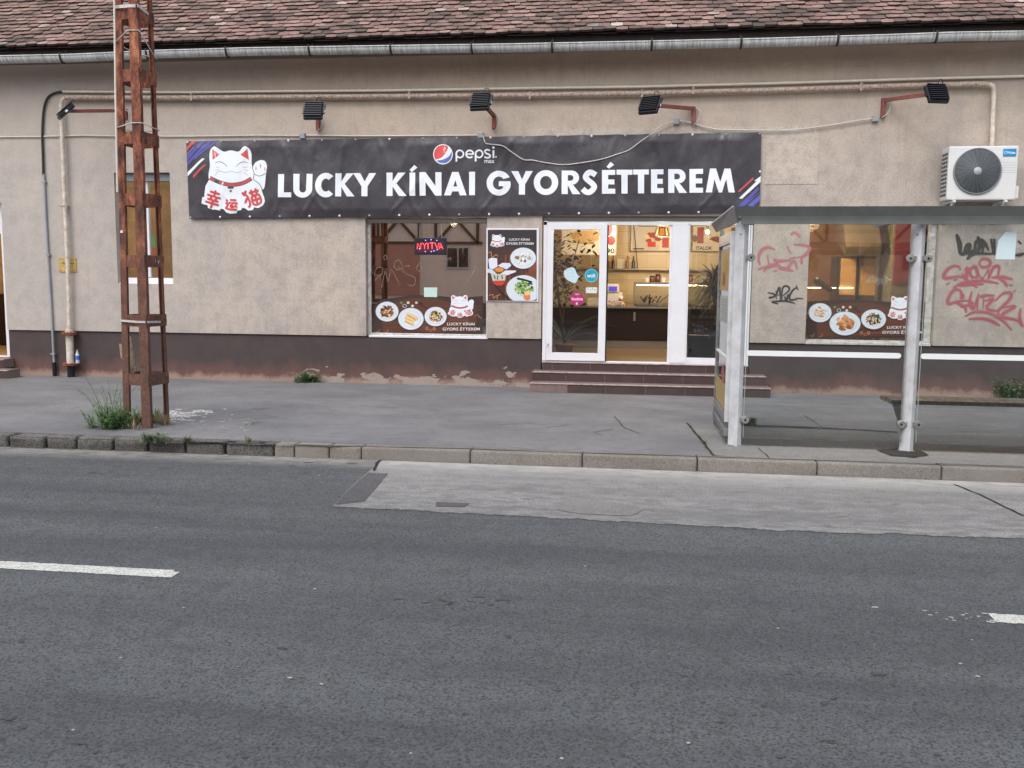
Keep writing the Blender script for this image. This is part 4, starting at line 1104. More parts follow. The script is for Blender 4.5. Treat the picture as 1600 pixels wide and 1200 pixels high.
# Heavy geometric capitals drawn as outlines, 100 units high, y up
def arc(cx, cy, rx, ry, a0, a1, n=18): return [(cx + rx * math.cos(R(a0 + (a1 - a0) * k / n)), cy + ry * math.sin(R(a0 + (a1 - a0) * k / n))) for k in range(n + 1)]
s_, b_ = 26, 21
def gl(ch, w_):
    if ch == 'L': return [[(0, 0), (w_, 0), (w_, b_), (s_, b_), (s_, 100), (0, 100)]]
    if ch == 'I': return [[(0, 0), (w_, 0), (w_, 100), (0, 100)]]
    if ch == 'T':
        c = w_ / 2; return [[(c - 13, 0), (c + 13, 0), (c + 13, 79), (w_, 79), (w_, 100), (0, 100), (0, 79), (c - 13, 79)]]
    if ch == 'E': return [[(0, 0), (w_, 0), (w_, 21), (s_, 21), (s_, 39), (w_ * .94, 39), (w_ * .94, 60), (s_, 60), (s_, 79), (w_, 79), (w_, 100), (0, 100)]]
    if ch == 'K': return [[(0, 0), (s_, 0), (s_, 41), (w_ - 33, 0), (w_, 0), (w_ - 44, 54), (w_ - 5, 100), (w_ - 37, 100), (s_, 64), (s_, 100), (0, 100)]]
    if ch == 'Y':
        c = w_ / 2; return [[(c - 13, 0), (c + 13, 0), (c + 13, 43), (w_, 100), (w_ - 30, 100), (c, 64), (30, 100), (0, 100), (c - 13, 43)]]
    if ch == 'N': return [[(0, 0), (s_, 0), (s_, 58), (w_ - s_ + 0, 0), (w_, 0), (w_, 100), (w_ - s_, 100), (w_ - s_, 42), (s_, 100), (0, 100)]]
    if ch == 'M': return [[(0, 0), (26, 0), (36, 56), (w_ / 2 - 7, 0), (w_ / 2 + 7, 0), (w_ - 36, 56), (w_ - 26, 0), (w_, 0), (w_ - 18, 100), (w_ - 43, 100), (w_ / 2, 44), (43, 100), (18, 100)]]
    if ch == 'A':
        c = w_ / 2
        return [[(0, 0), (29, 0), (35, 17), (w_ - 35, 17), (w_ - 29, 0), (w_, 0), (w_ * .64, 100), (w_ * .36, 100)],], [[(c, 66), (c + 8, 38), (c - 8, 38)]]
    if ch == 'U':
        r = w_ / 2; return [[(0, 100)] + arc(r, 33, r, 36, 180, 360, 18) + [(w_, 100), (w_ - s_, 100)] + arc(r, 34, r - s_, 15, 0, -180, 14) + [(s_, 100)]]
    if ch == 'O':
        r = w_ / 2; o = arc(r, 50, r, 53, 90, 450, 36); i = arc(r, 50, r - 27, 29, 450, 90, 30); return [o + i]
    if ch == 'C':
        r = w_ * .62; return [arc(r, 50, r, 53, 47, 313, 30) + arc(r, 50, r - 27, 28, 308, 52, 24)]
    if ch == 'G':
        r = w_ * .515
        return [arc(r, 50, r, 53, 28, 352, 34) + [(w_, 58), (r + 0, 58), (r + 0, 37), (r + 16, 37)] + arc(r, 50, r - 27, 28, 322, 40, 26)]
    if ch == 'R': return [[(0, 0), (s_, 0), (s_, 38), (w_ - 34, 0), (w_, 0), (w_ - 34, 43)] + arc(w_ - 37, 70, 31, 30, -75, 90, 12) + [(0, 100)],] , [[(s_, 57), (s_, 81), (w_ - 42, 81)] + arc(w_ - 42, 69, 12, 12, 80, -90, 8)]
    if ch == 'S':
        c = w_ / 2
        cl = catmull([(w_ - 7, 80), (c + 8, 90), (c - 6, 89), (14, 72), (c - 6, 57), (c + 8, 46), (w_ - 13, 29), (c + 2, 9), (c - 16, 9), (2, 22)], 6)
        n = len(cl); a_, bb = [], []
        for i, p in enumerate(cl):
            a, b = cl[max(i - 1, 0)], cl[min(i + 1, n - 1)]; dx, dy = b[0] - a[0], b[1] - a[1]; L = math.hypot(dx, dy) or 1
            a_.append((p[0] - dy / L * 11.8, p[1] + dx / L * 11.8)); bb.append((p[0] + dy / L * 11.8, p[1] - dx / L * 11.8))
        return [('strip', a_, bb)]
LET = [('L', 434.7, 455.4), ('U', 458.8, 488.5), ('C', 493, 520), ('K', 524.6, 555), ('Y', 552, 588), ('K', 604.2, 635.6), ('I', 640, 648.9), ('N', 655.7, 690), ('A', 693.8, 729.2), ('I', 733, 742.2),
       ('G', 760.4, 797.4), ('Y', 798.8, 832.6), ('O', 834, 872.4), ('R', 877.6, 907), ('S', 909.6, 933.4), ('E', 940.6, 961.3), ('T', 963.4, 988.2), ('T', 989.4, 1013.8), ('E', 1017.2, 1036.6), ('R', 1044, 1073.6), ('E', 1077.3, 1098.4), ('M', 1102.6, 1148)]
D = Decal(bpt, maxlen=3.2, step=6e-5); D.l = .0034
WHT = (236, 240, 246)
for ch, x0, x1 in LET:
    base = 308.3 + (300.6 - 308.3) * ((x0 + x1) / 2 - 435) / (1148 - 435); top_ = 272.2 + (263.2 - 272.2) * ((x0 + x1) / 2 - 435) / (1148 - 435)
    k = (base - top_) / 100; w_ = (x1 - x0) / k
    f = lambda p: (x0 + p[0] * k, base - p[1] * k)
    gs = gl(ch, w_)
    holes = None
    if isinstance(gs, tuple): gs, holes = gs
    for g in gs:
        D.l += D.step
        if g[0] == 'strip':
            a_, bb = g[1], g[2]; V = []
            for a, b in zip(a_, bb): V += [f(a), f(b)]
            D._emit(V, [(2 * i, 2 * i + 1, 2 * i + 3, 2 * i + 2) for i in range(len(a_) - 1)], lin(WHT), D.l)
        elif ch == 'O':
            r = w_ / 2; D.l += 0; o = arc(r, 50, r, 53, 90, 450, 36); i_ = arc(r, 50, r - 27, 28, 90, 450, 36); V = []
            for a, b in zip(o, i_): V += [f(a), f(b)]
            D._emit(V, [(2 * i, 2 * i + 1, 2 * i + 3, 2 * i + 2) for i in range(36)], lin(WHT), D.l)
        elif holes:
            loops = [[Vector((*f(p), 0)) for p in g], [Vector((*f(p), 0)) for p in holes[0]]]
            tr = tessellate_polygon(loops); D._emit([(v.x, v.y) for L_ in loops for v in L_], [tuple(t) for t in tr], lin(WHT), D.l)
        else:
            D.poly([f(p) for p in g], WHT)
D.poly([(640, 265.6), (647.5, 257.8), (652.3, 262), (643.6, 269)], WHT)
D.poly([(947.5, 261), (954, 253), (959.6, 257.6), (952, 263.6)], WHT)
D.build('lettering', M['banner_print'], BN)
# cola maker's roundel and name
D = Decal(bpt, maxlen=2.4, step=2.5e-4); D.l = .0032
D.ell(692.3, 241.2, 15.2, 15.8, WHT, 36)
cx, cy, rr_ = 692.3, 241.2, 13.9
red_ = [(cx + rr_ * math.cos(R(a)), cy - rr_ * 1.03 * math.sin(R(a))) for a in range(54, 217, 9)]
red_ += catmull([(cx - 11.3, cy + 8.6), (cx - 2, cy + 5), (cx + 5, cy - 3), (cx + 8.3, cy - 11)], 5)
D.poly(red_, (222, 84, 80))
blu = [(cx + rr_ * math.cos(R(a)), cy - rr_ * 1.03 * math.sin(R(a))) for a in range(-136, 22, 8)]
blu += catmull([(cx + 13.2, cy - 4), (cx + 9, cy + 3.4), (cx + 1, cy + 8), (cx - 9.6, cy + 9.8)], 5)
D.poly(blu, (96, 112, 184))
def pz(cx_, asp=1): D.ring(cx_, 241, 4.2, 6.6, WHT, 0, 360, 22, 1.0)
D.ring(718.5, 240.6, 4.4, 6.9, WHT); D.rect(711.8, 240, 714.4, 252.6, WHT)
D.ring(733.9, 240.6, 4.4, 6.9, WHT, -2, -318); D.rect(728.5, 239.6, 740.2, 241.8, WHT)
D.ring(748.6, 240.4, 4.4, 6.9, WHT); D.rect(741.9, 240, 744.5, 252.2, WHT)
D.ribbon([(765.5, 235.2), (761, 234), (757.8, 236), (759.4, 239.4), (763.4, 241), (766, 243.4), (764, 246), (760, 246.4), (756.8, 245.2)], 2.5, WHT)
D.rect(769.6, 234.8, 772.4, 246.8, WHT); D.ell(771, 230.6, 1.8, 1.8, WHT, 12); D.ell(775, 245, 1.0, 1.4, WHT, 10)
D.text('max', 757, 250, 772.6, 254.8, WHT, .01)
D.build('logo', M['banner_print'], BN)
D = Decal(bpt, maxlen=2.4, step=1.6e-4); D.l = .0032
cat_art(D, lambda u, v: (300 + u, 215 + v)); D.build('emblem', M['banner_print'], BN)
D = Decal(bpt, maxlen=3, step=1.6e-4); D.l = .0032
RD, BL = (196, 84, 88), (86, 86, 168)
for q, c in (([(291, 236), (291, 229), (300, 220.5), (307, 220.5)], RD), ([(291.6, 252), (291.4, 245), (315, 220.5), (321, 220.3)], BL), ([(292, 259), (291.8, 254), (326, 220.3), (332, 220.2)], BL),
             ([(305, 250), (304, 247), (334, 221), (339.5, 220.5)], BL), ([(292.6, 275), (292.4, 269), (317, 247.6), (321, 248.4)], WHT), ([(302, 278.6), (301.6, 274), (320, 257), (323.4, 257.6)], RD), ([(292, 243), (292, 240), (303, 229), (305, 230)], (120, 110, 170)),
             ([(1152, 299.6), (1155.6, 300.2), (1178, 279.6), (1176.6, 276.8)], RD), ([(1154.4, 310), (1159.4, 310.4), (1188.6, 284), (1188.8, 275), (1178.6, 282.6), (1182.4, 283)], WHT),
             ([(1149, 326.4), (1156, 326.4), (1185, 297.4), (1184.6, 292)], BL), ([(1136, 333.6), (1142, 333), (1155, 322), (1148.6, 321.6)], BL), ([(1142, 332.8), (1150, 332.8), (1187.6, 301), (1187.6, 300)], BL), ([(1166, 328), (1172, 327.4), (1187.6, 312), (1187.6, 304), (1169, 320.6), (1172, 321.6)], (96, 100, 180)), ([(1174, 332.4), (1182, 332.2), (1187.2, 327), (1187.4, 320)], RD)):
    if D.l > .0032 and q[0][0] > 1000 and not getattr(D, 'right', 0):
        D.build('corner_stripes', M['banner_print'], BN); D = Decal(bpt, maxlen=3, step=1.6e-4); D.l = .0032; D.right = 1
    D.poly(q, c)
D.build('corner_stripes', M['banner_print'], BN)
for i in range(18):
    u = i / 17; px = 292.5 + u * 895; py = 222.2 + (208.6 - 222.2) * u
    MB().lathe(bpt(px, py, .004), [(.017, .004), (.019, 0), (.008, -.004)], 12, 'Y').build('eyelet', M['grey_box'] if i % 3 else M['pvc'], BN)
for i in range(20):
    u = i / 19; px = 297 + u * 888; py = 339.6 + (330.6 - 339.6) * u
    MB().lathe(bpt(px, py, .004), [(.017, .004), (.019, 0), (.008, -.004)], 12, 'Y').build('eyelet', M['pvc'] if i % 3 else M['grey_box'], BN)
for py in (283, 300): 
    MB().lathe(bpt(1187.6, py - 15, .004), [(.015, .004), (.017, 0), (.008, -.004)], 12, 'Y').build('eyelet', M['pvc'], BN) if py == 283 else None

# ------------------------------------------------------------------ printed food pictures
rr = random.Random(21)
def plate(D, cx, cy, rx, ry, kind):
    D.ell(cx, cy + ry * .05, rx * 1.03, ry * 1.03, (60, 34, 26), 32)
    D.ell(cx, cy, rx, ry, (198, 208, 218), 32); D.ell(cx, cy, rx * .95, ry * .95, (218, 226, 234), 32); D.ell(cx + rx * .02, cy + ry * .04, rx * .74, ry * .74, (196, 206, 218), 28); D.ell(cx, cy + ry * .02, rx * .70, ry * .70, (222, 228, 234), 28)
    pal = {'meat': [(122, 74, 44), (176, 122, 74), (90, 50, 34), (212, 164, 110), (146, 92, 54), (70, 50, 38), (226, 190, 140)],
           'mix': [(200, 130, 70), (226, 180, 120), (120, 60, 44), (90, 110, 56), (190, 84, 60), (236, 210, 160), (52, 40, 36), (200, 196, 90)],
           'dump': [(214, 212, 204), (196, 192, 182), (228, 228, 222), (166, 160, 148), (120, 96, 80), (206, 204, 196)],
           'salad': [(96, 140, 56), (150, 186, 84), (60, 96, 44), (196, 216, 140), (40, 44, 36), (120, 160, 70)],
           'fry': [(206, 150, 96), (176, 112, 66), (222, 178, 128), (146, 86, 54), (196, 128, 84)],
           'noodle': [(226, 168, 112), (206, 128, 78), (238, 204, 160), (190, 104, 60), (240, 220, 180)],
           'dark': [(206, 160, 112), (60, 56, 50), (226, 196, 150), (80, 90, 60), (170, 110, 76), (40, 38, 40)]}
    if kind == 'rolls':
        for a, b, ln in ((-.06, -.34, .5), (-.16, -.02, .52), (-.14, .30, .56), (.34, -.1, .28)):
            q = [(cx + (a - ln * .8) * rx * .75, cy + (b - .16) * ry * .8), (cx + a * rx, cy + b * ry), (cx + (a + ln * .8) * rx * .8, cy + (b + .26) * ry * .85)]
            D.ribbon(q, ry * .34, (186, 140, 80)); D.ribbon([(x, y - ry * .03) for x, y in q], ry * .26, (222, 186, 124)); D.ribbon([(x, y - ry * .08) for x, y in q], ry * .09, (240, 214, 164))
        return
    n = {'meat': 75, 'mix': 90, 'salad': 60, 'dump': 26, 'fry': 40, 'noodle': 60, 'dark': 70}[kind]
    for k in range(n):
        a = rr.uniform(0, 6.28); d = math.sqrt(rr.random()) * .56
        z = {'meat': .13, 'mix': .11, 'salad': .16, 'dump': .17, 'fry': .19, 'noodle': .12, 'dark': .12}[kind] * rr.uniform(.6, 1.2)
        x, y = cx + math.cos(a) * d * rx, cy + math.sin(a) * d * ry; c = rr.choice(pal[kind])
        if kind == 'noodle': D.ribbon([(x - z * rx, y), (x, y - z * ry * .5), (x + z * rx, y + rr.uniform(-1, 1) * z * ry)], ry * .07, c)
        else:
            D.ell(x, y, z * rx, z * ry * rr.uniform(.6, 1), c, 9, rot=rr.uniform(0, 180), jit=.25)
            if kind in ('dump', 'fry'): D.ell(x - z * rx * .2, y - z * ry * .25, z * rx * .5, z * ry * .4, tuple(min(245, v + 26) for v in c), 8, jit=.2)
    if kind == 'salad':
        D.ribbon([(cx - rx * .3, cy - ry * .65), (cx, cy - ry * .5), (cx + rx * .4, cy - ry * .35)], ry * .16, (32, 36, 38)); D.ell(cx + rx * .22, cy + ry * .42, rx * .26, ry * .26, (224, 130, 70), 12, jit=.15); D.ell(cx + rx * .24, cy + ry * .36, rx * .15, ry * .13, (240, 190, 150), 10, jit=.1); D.ell(cx + rx * .55, cy + ry * .05, rx * .24, ry * .26, (222, 234, 216), 12, jit=.2)
def wood(D, X0, X1, Yt, Yb, n, inside=None):
    for k in range(n):
        y = Yt + (Yb - Yt) * (k + rr.random()) / n; x0 = rr.uniform(X0, X1 - (X1 - X0) * .4); x1 = min(X1, x0 + (X1 - X0) * rr.uniform(.25, .6))
        if inside and not (inside(x0, y) and inside(x1, y)): continue
        D.ribbon([(x0, y), ((x0 + x1) / 2, y + rr.uniform(-.4, .4)), (x1, y)], rr.uniform(.3, 1.0), rr.choice([(98, 56, 38), (70, 42, 32), (116, 68, 46), (84, 48, 34)]))
def glassfood(Y, x0, x1, yt, yb, plates, catbox, txt, curve, name, lab, parent_origin):
    D = Decal(lambda px, py, l: W(px, py, Y - l), step=5e-5); D.l = .0008
    topc = [(x0 + (x1 - x0) * k / 16, curve(k / 16)) for k in range(17)]
    D.poly(topc + [(x1, yb), (x0, yb)], (64, 46, 42))
    inn = [(x0 + (x1 - x0) * k / 16, max(curve(k / 16) + 1.5 + abs(k / 16 - .45) * 26, yt + 1)) for k in range(1, 16)]
    D.poly(inn + [(x1 - 10, yb - 4), (x0 + 16, yb - 3)], (92, 56, 42))
    D.ell((x0 + x1) / 2 + 8, (yt + yb) / 2 + 6, (x1 - x0) * .33, (yb - yt) * .33, (108, 66, 48), 24)
    wood(D, x0 + 8, x1 - 3, yt + 10, yb - 3, 44)
    for k in range(5):
        cx, cy = x0 + 43 + k * 6 + rr.uniform(-1, 1), yt + 8 + (k % 2) * 5; D.ell(cx, cy, 2.2, 2.0, [(104, 140, 84), (150, 156, 158), (222, 214, 204), (226, 212, 206), (208, 194, 170)][k], 12)
        if k == 1: D.ell(cx, cy, 3.4, 3.0, (190, 194, 196), 14); D.ell(cx, cy, 2.4, 2.1, (60, 66, 64), 12)
    D.ribbon([(x0 + 74, yt + 10), (x0 + 84, yt + 18)], 1.4, (50, 26, 24)); D.ell(x0 + 74, yt + 9.5, 3, 2.4, (58, 34, 34), 10)
    for k in range(3): D.ring(x0 + 84 + k * 5.6, yb - 9 + (k % 2) * 2.6, 1.4, 2.3, [(150, 140, 130), (176, 100, 80), (214, 150, 90)][k])
    for q in ([(x0 + 4, yb - 5), (x0 + 8, yb - 3.4), (x0 + 10, yb - 8)], [(x0 + 18, yb - 3), (x0 + 22, yb - 4), (x0 + 23, yb - 8)], [(x1 - 14, yb - 28), (x1 - 8, yb - 31), (x1 - 6, yb - 26)], [(x1 - 6, yb - 28), (x1 - 2, yb - 25)]): D.ribbon(q, .9, (160, 128, 90))
    for a in plates: plate(D, *a)
    cx0, cy0, cx1, cy1 = catbox
    cat_art(D, lambda u, v: (cx0 + (u - 15) / 102 * (cx1 - cx0), cy0 + (v - 14) / 105 * (cy1 - cy0)), 0)
    for b, a0, b0, a1, b1 in txt: D.text(b, a0, b0, a1, b1, (226, 226, 226), .014)
    o = D.build(name, M['print'], None); tag(o, lab, 'window sticker', 'food stickers on the shop windows'); return o
glassfood(.129, 583.2, 754.6, 465, 522.6, [(604.8, 486.8, 18, 15.6, 'meat'), (642, 498.2, 20, 17.2, 'rolls'), (680.6, 494.6, 17.4, 15.2, 'mix')],
          (699.5, 461, 740.5, 496.5), [('LUCKY KÍNAI', 698.6, 503, 741.4, 508.4), ('GYORS ÉTTEREM', 691.6, 510.8, 749.6, 516.4)],
          lambda t: 470.5 - 12 * math.sin(math.pi * min(1, t * 1.6) * .5) * (1 if t < .3 else 1) + (9 if t < .02 else 0) + 16 * max(0, t - .35) * (1 - max(0, t - .72) * 2.2), 'food_sticker',
          'food sticker with spring rolls plate on the window under the open sign', None)
glassfood(.129, 1262, 1447.5, 472, 529, [(1281.4, 488.6, 18, 15, 'noodle'), (1320.4, 505.4, 24.4, 18.6, 'fry'), (1365, 498.8, 19.6, 15.6, 'dark')],
          (1387, 462.6, 1429, 500), [('LUCKY KÍNAI', 1386, 508.4, 1430, 513.6), ('GYORS ÉTTEREM', 1378.4, 515.8, 1441.6, 521.6)],
          lambda t: 473 - 3 * math.sin(math.pi * t) - 2 + 10 * max(0, t - .35) * (1 - max(0, t - .7) * 3), 'food_sticker',
          'food sticker with fried chicken plate on the window behind the bus shelter', None)
# wall poster
t = empty('food_poster', (-1.97, 0, 1.39), 'upright food poster with noodle box fixed to the wall between window and door', 'poster')
pa, pb = W(762, 358.5, -.02), W(839, 470, -.02)
MB().bbox(pa.x - .02, pb.x + .02, -.02, -.001, pb.z - .015, pa.z + .02, .003).build('backing_board', M['pvc'], t)
D = Decal(lambda px, py, l: W(px, py, -.0205 - l), step=5e-5)
D.rect(762, 359, 838.6, 470, (74, 46, 38)); D.rect(762, 359, 838.6, 386, (52, 46, 48)); D.poly([(762, 386), (838.6, 386), (838.6, 394), (800, 389), (762, 396)], (64, 46, 44))
for k in range(12): D.rect(764 + k * 6.2, 398, 766.6 + k * 6.2, 469, rr.choice([(96, 56, 42), (110, 62, 44), (84, 48, 38), (124, 70, 48)]))
D.rect(826, 408, 838.4, 470, (132, 76, 50)); D.poly([(790, 440), (838, 420), (838, 450), (800, 466)], (118, 66, 46))
cat_art(D, lambda u, v: (766 + (u - 15) / 102 * 23, 366 + (v - 14) / 105 * 20.5), 0)
D.text('LUCKY KÍNAI', 795.4, 371.6, 827.6, 376, (232, 232, 232), .014); D.text('GYORS ÉTTEREM', 790.6, 377.8, 833.6, 382.4, (232, 232, 232), .014)
plate(D, 817.4, 403.4, 20.2, 16.6, 'dump')
D.ell(818, 451, 25, 21, (206, 214, 222), 30) if False else None
# lower plate, cut off by the poster's edge
P_ = [(818 + 27 * math.cos(R(a)), 452 + 22 * math.sin(R(a))) for a in range(0, 360, 8)]
P_ = [(min(x, 838.4), min(y, 469.8)) for x, y in P_]; D.poly(P_, (214, 222, 230))
for k in range(90):
    a = rr.uniform(0, 6.28); d = math.sqrt(rr.random()) * .6; x, y = 819 + math.cos(a) * d * 24, 450 + math.sin(a) * d * 19
    if x < 836 and y < 467: D.ell(x, y, rr.uniform(1.2, 3), rr.uniform(1, 2.4), rr.choice([(96, 140, 56), (150, 186, 84), (60, 96, 44), (196, 216, 140), (44, 48, 38), (120, 160, 70)]), 8, rot=rr.uniform(0, 180), jit=.3)
D.ribbon([(808, 435), (818, 437), (831, 441)], 3, (34, 36, 38)); D.ell(823.6, 464, 5, 5, (224, 128, 66), 12, jit=.15); D.ell(823.5, 458, 4.4, 3.4, (240, 192, 156), 12, jit=.15)
D.poly([(763, 405), (768, 402.6), (776.6, 403.6), (777.4, 416), (772, 421), (764.6, 419)], (222, 226, 238)); D.poly([(778, 415), (785, 410.6), (797, 411), (799, 415), (792, 421), (783, 418)], (214, 222, 236))
D.ell(780, 421.6, 9, 4.6, (150, 92, 50), 16); D.ell(780, 421.4, 6.6, 3.2, (222, 140, 70), 12, jit=.15)
D.poly([(762, 420), (768, 420), (776, 427.6), (774, 429.6), (762, 425.6)], (206, 212, 228)); D.poly([(780, 429), (790, 422.6), (806.6, 422.6), (806, 425), (792, 430.4)], (222, 226, 236))
D.poly([(767, 428), (791, 428), (788.6, 441), (784, 446), (775, 445.6), (770, 440)], (196, 198, 178)); D.poly([(769.4, 438.6), (789.4, 438), (788, 443), (784, 446.4), (775, 446)], (196, 64, 50))
for q in ([(772, 430), (774, 436)], [(778, 430), (777, 437)], [(784, 430), (785, 436)]): D.ribbon(q, 1.6, (50, 46, 42))
for q in ([(763, 395), (767, 394), (769, 402), (775, 398), (778, 401)], [(764, 462), (770, 460), (771, 466), (776, 462), (777, 468)], [(777, 462), (782, 460)]): D.ribbon(q, 1.1, (190, 140, 90))
D.ribbon([(774, 446), (790, 466)], 1.1, (44, 26, 24)); D.ribbon([(778, 450), (796, 469)], 1.1, (44, 26, 24))
D.build('print', M['print'], t)

# ------------------------------------------------------------------ LED open sign and papers on the glass
t = empty('open_sign', (-3.3, .16, 2.1), 'black LED sign reading NYITVA in red letters on the shop window', 'LED sign')
pa, pb = W(647.6, 371.6, .10), W(697, 398.4, .10)
MB().bbox(pa.x, pb.x, .098, .122, pb.z, pa.z, .004).build('board', simple('led_board', (34, 30, 44), .4), t)
D = Decal(lambda px, py, l: W(px, py, .0975 - l)); D.poly([(650, 380), (692, 378), (694, 392), (652, 394)], (84, 26, 36)); D.build('red_field', M['print'], t)
ledm = attr_mat('led_red', .4, emis=1.6); D = Decal(lambda px, py, l: W(px, py, .0965 - l))
RL = (255, 78, 84)
for q in ([(651.8, 389), (652.4, 380), (657.4, 388.6), (657.8, 379.4)], [(660.4, 379.6), (663.4, 384), (666.4, 379.4)], [(663.4, 384), (663.4, 389)], [(668.6, 379.6), (668.8, 389)], [(671.4, 379.6), (678.6, 379.2)], [(675, 379.4), (675.2, 389)], [(679.6, 379.8), (683.4, 388.6), (686, 379.6)], [(686.4, 389.2), (688.4, 380), (692, 388.8)], [(687, 386.4), (691, 386.2)]):
    D.ribbon(q, .9, RL, smooth=False)
D.build('letters', ledm, t)
ledb = attr_mat('led_blue', .4, emis=2.6); D = Decal(lambda px, py, l: W(px, py, .0965 - l))
for px, py in ((665, 375.6), (673.6, 374.6), (682.4, 375.6), (655.6, 388.8), (664.6, 393), (674, 393), (683, 390), (678, 392)): D.ell(px, py, .8, .8, (140, 120, 255), 8)
D.build('blue_leds', ledb, t)
for px in (656, 690):
    MB().tube([W(px, 371.6, .11), W(px, 350, .11)], .003, 5).build('hanging_wire', M['cable_w'], t)
mb = MB(); pa, pb = W(662.4, 449, .12), W(683, 464.2, .12)
mb.box(pa.x, pb.x, .122, .1235, pb.z, pa.z); tag(mb.build('paper_notice', simple('pale_green_paper', (196, 220, 214), .8)), 'pale sheet of paper taped low in the middle of the shop window', 'paper notice')
# scratched tags on the panes
D = Decal(lambda px, py, l: W(px, py, .1265 - l), step=4e-5); SC = (176, 162, 146)
for q in ([(585, 438), (592, 432), (598, 426), (596, 418), (588, 420), (585, 432)], [(596, 450), (602, 424), (606, 440), (610, 424)], [(611, 420), (618, 432), (624, 446)], [(622, 416), (626, 420), (628, 414), (622, 406), (616, 412), (618, 420), (626, 421)], [(640, 416), (632, 416), (630, 424), (640, 430), (648, 434), (648, 444), (640, 446), (637, 442)],
          [(650, 420), (655, 411), (659, 418), (657, 424), (651, 422)], [(599, 402), (601, 406), (605, 403), (602, 399), (599, 402)], [(694, 409), (703, 403), (704, 408)], [(730, 440), (738, 428), (744, 412)], [(724, 386), (723, 392), (725, 396)]): D.ribbon(q, .9, SC)
tag(D.build('scratched_tags', M['scratch']), 'pale scratched scribbles across the shop window under the banner', 'graffiti')
D = Decal(lambda px, py, l: W(px, py, .1265 - l), step=4e-5); r2 = random.Random(2)
for k in range(24):
    x = 1354 + k * 1.6; D.ribbon([(x, 434 + r2.uniform(-6, 6)), (x + r2.uniform(-3, 4), 438 + r2.uniform(-5, 5)), (x + r2.uniform(-2, 5), 440 + r2.uniform(-7, 7))], .8, (190, 192, 186))
tag(D.build('scratched_tags', M['scratch']), 'grey scratched tag in the middle of the window behind the shelter', 'graffiti')
# door stickers
def sticker(name, draw, lab):
    D = Decal(lambda px, py, l: W(px, py, .0285 - l), step=1e-4); draw(D); tag(D.build(name, M['print']), lab, 'sticker')
def f(D): D.poly(catmull([(881, 424), (886, 420), (893, 417.6), (898, 420), (901, 427), (904, 431), (907.4, 431), (903, 435), (899.6, 442), (894, 441), (886, 437), (881.6, 431), (881, 424)], 4), (196, 220, 226)); D.ribbon([(884, 424), (890, 421), (895, 423), (893, 427), (888, 426)], .5, (150, 180, 190)); D.ribbon([(886, 430), (892, 433), (898, 430)], .5, (160, 188, 196))
sticker('rose_sticker', f, 'pale blue rose shaped sticker on the sliding door glass')
def f(D): D.ell(924, 430.6, 10.4, 10.4, (120, 200, 210), 30); D.ell(924, 430.6, 9.2, 9.2, (30, 150, 176), 30); D.text('wolt', 917.4, 427, 930.6, 434, (226, 240, 244), .02)
sticker('round_sticker', f, 'round turquoise sticker on the sliding door glass')
def f(D):
    D.rect(915.6, 449, 932.6, 458, (222, 222, 224))
    for k in range(4): D.rect(917.4 + k * 3.6, 451 + (k % 2) * 1.6, 919.6 + k * 3.6, 452 + (k % 2) * 1.6, (90, 90, 96)); 
sticker('small_label', f, 'small white rectangular label under the turquoise sticker')
def f(D): D.ell(901.6, 467.4, 10.8, 10.6, (178, 34, 108), 30); D.text('foodora', 893, 464.4, 910.4, 469.4, (244, 224, 236), .02); D.text('2021', 898.6, 458.6, 905, 461, (236, 200, 222), .02); D.rect(899.8, 472.4, 902.6, 476, (236, 200, 222)); 
sticker('round_sticker', f, 'round magenta sticker lower on the sliding door glass')

# ------------------------------------------------------------------ graffiti on the render
def graf(name, lab, strokes, col, wd, Y=-.002):
    D = Decal(lambda px, py, l: W(px, py, Y - l), step=6e-5)
    for q in strokes:
        ww = wd
        if isinstance(q[0], (int, float)): ww = wd * q[0]; q = q[1:]
        D.ribbon(list(q), ww * 2.0, col, True, True)
    o = tag(D.build(name, M['paint_soft']), lab, 'graffiti')
    D = Decal(lambda px, py, l: W(px, py, -.0012 - l), step=1e-5)
    for q in strokes:
        if isinstance(q[0], (int, float)): q = q[1:]
        D.ribbon(list(q), wd * 3.6, col, True, True)
    D.build('overspray', M['overspray'], o)
c1 = lambda pts: [p if isinstance(p, (int, float)) else (1440 + p[0] / 5.712, 350 + p[1] / 5.712) for p in pts]
PK = (178, 92, 104)
graf('red_graffiti', 'upper red spray tag with a circle above it, right of the middle shelter post', [c1(q) for q in (
    [(345, 415), (330, 380), (270, 380), (210, 430), (200, 480), (260, 480), (340, 470), (400, 495)], [(360, 440), (400, 495), (405, 390), (455, 490)], [(455, 490), (430, 420), (480, 380), (500, 470), (440, 470)], [(470, 380), (540, 500)],
    [(540, 500), (600, 400)], [(510, 350), (550, 310), (610, 330), (600, 375), (540, 385), (510, 350)], [(600, 400), (595, 495)], [(600, 490), (640, 390), (690, 385), (680, 470)], [(625, 480), (720, 475), (815, 495)], [(680, 480), (740, 520), (765, 565)],
    [(280, 570), (380, 525), (540, 508), (690, 530)], [(330, 555), (430, 540), (555, 538)], [(455, 545), (500, 570)], [(285, 505), (320, 495)], [(215, 545), (250, 525)], [(780, 545), (815, 548)], [(820, 605), (842, 592)])], PK, 2.2)
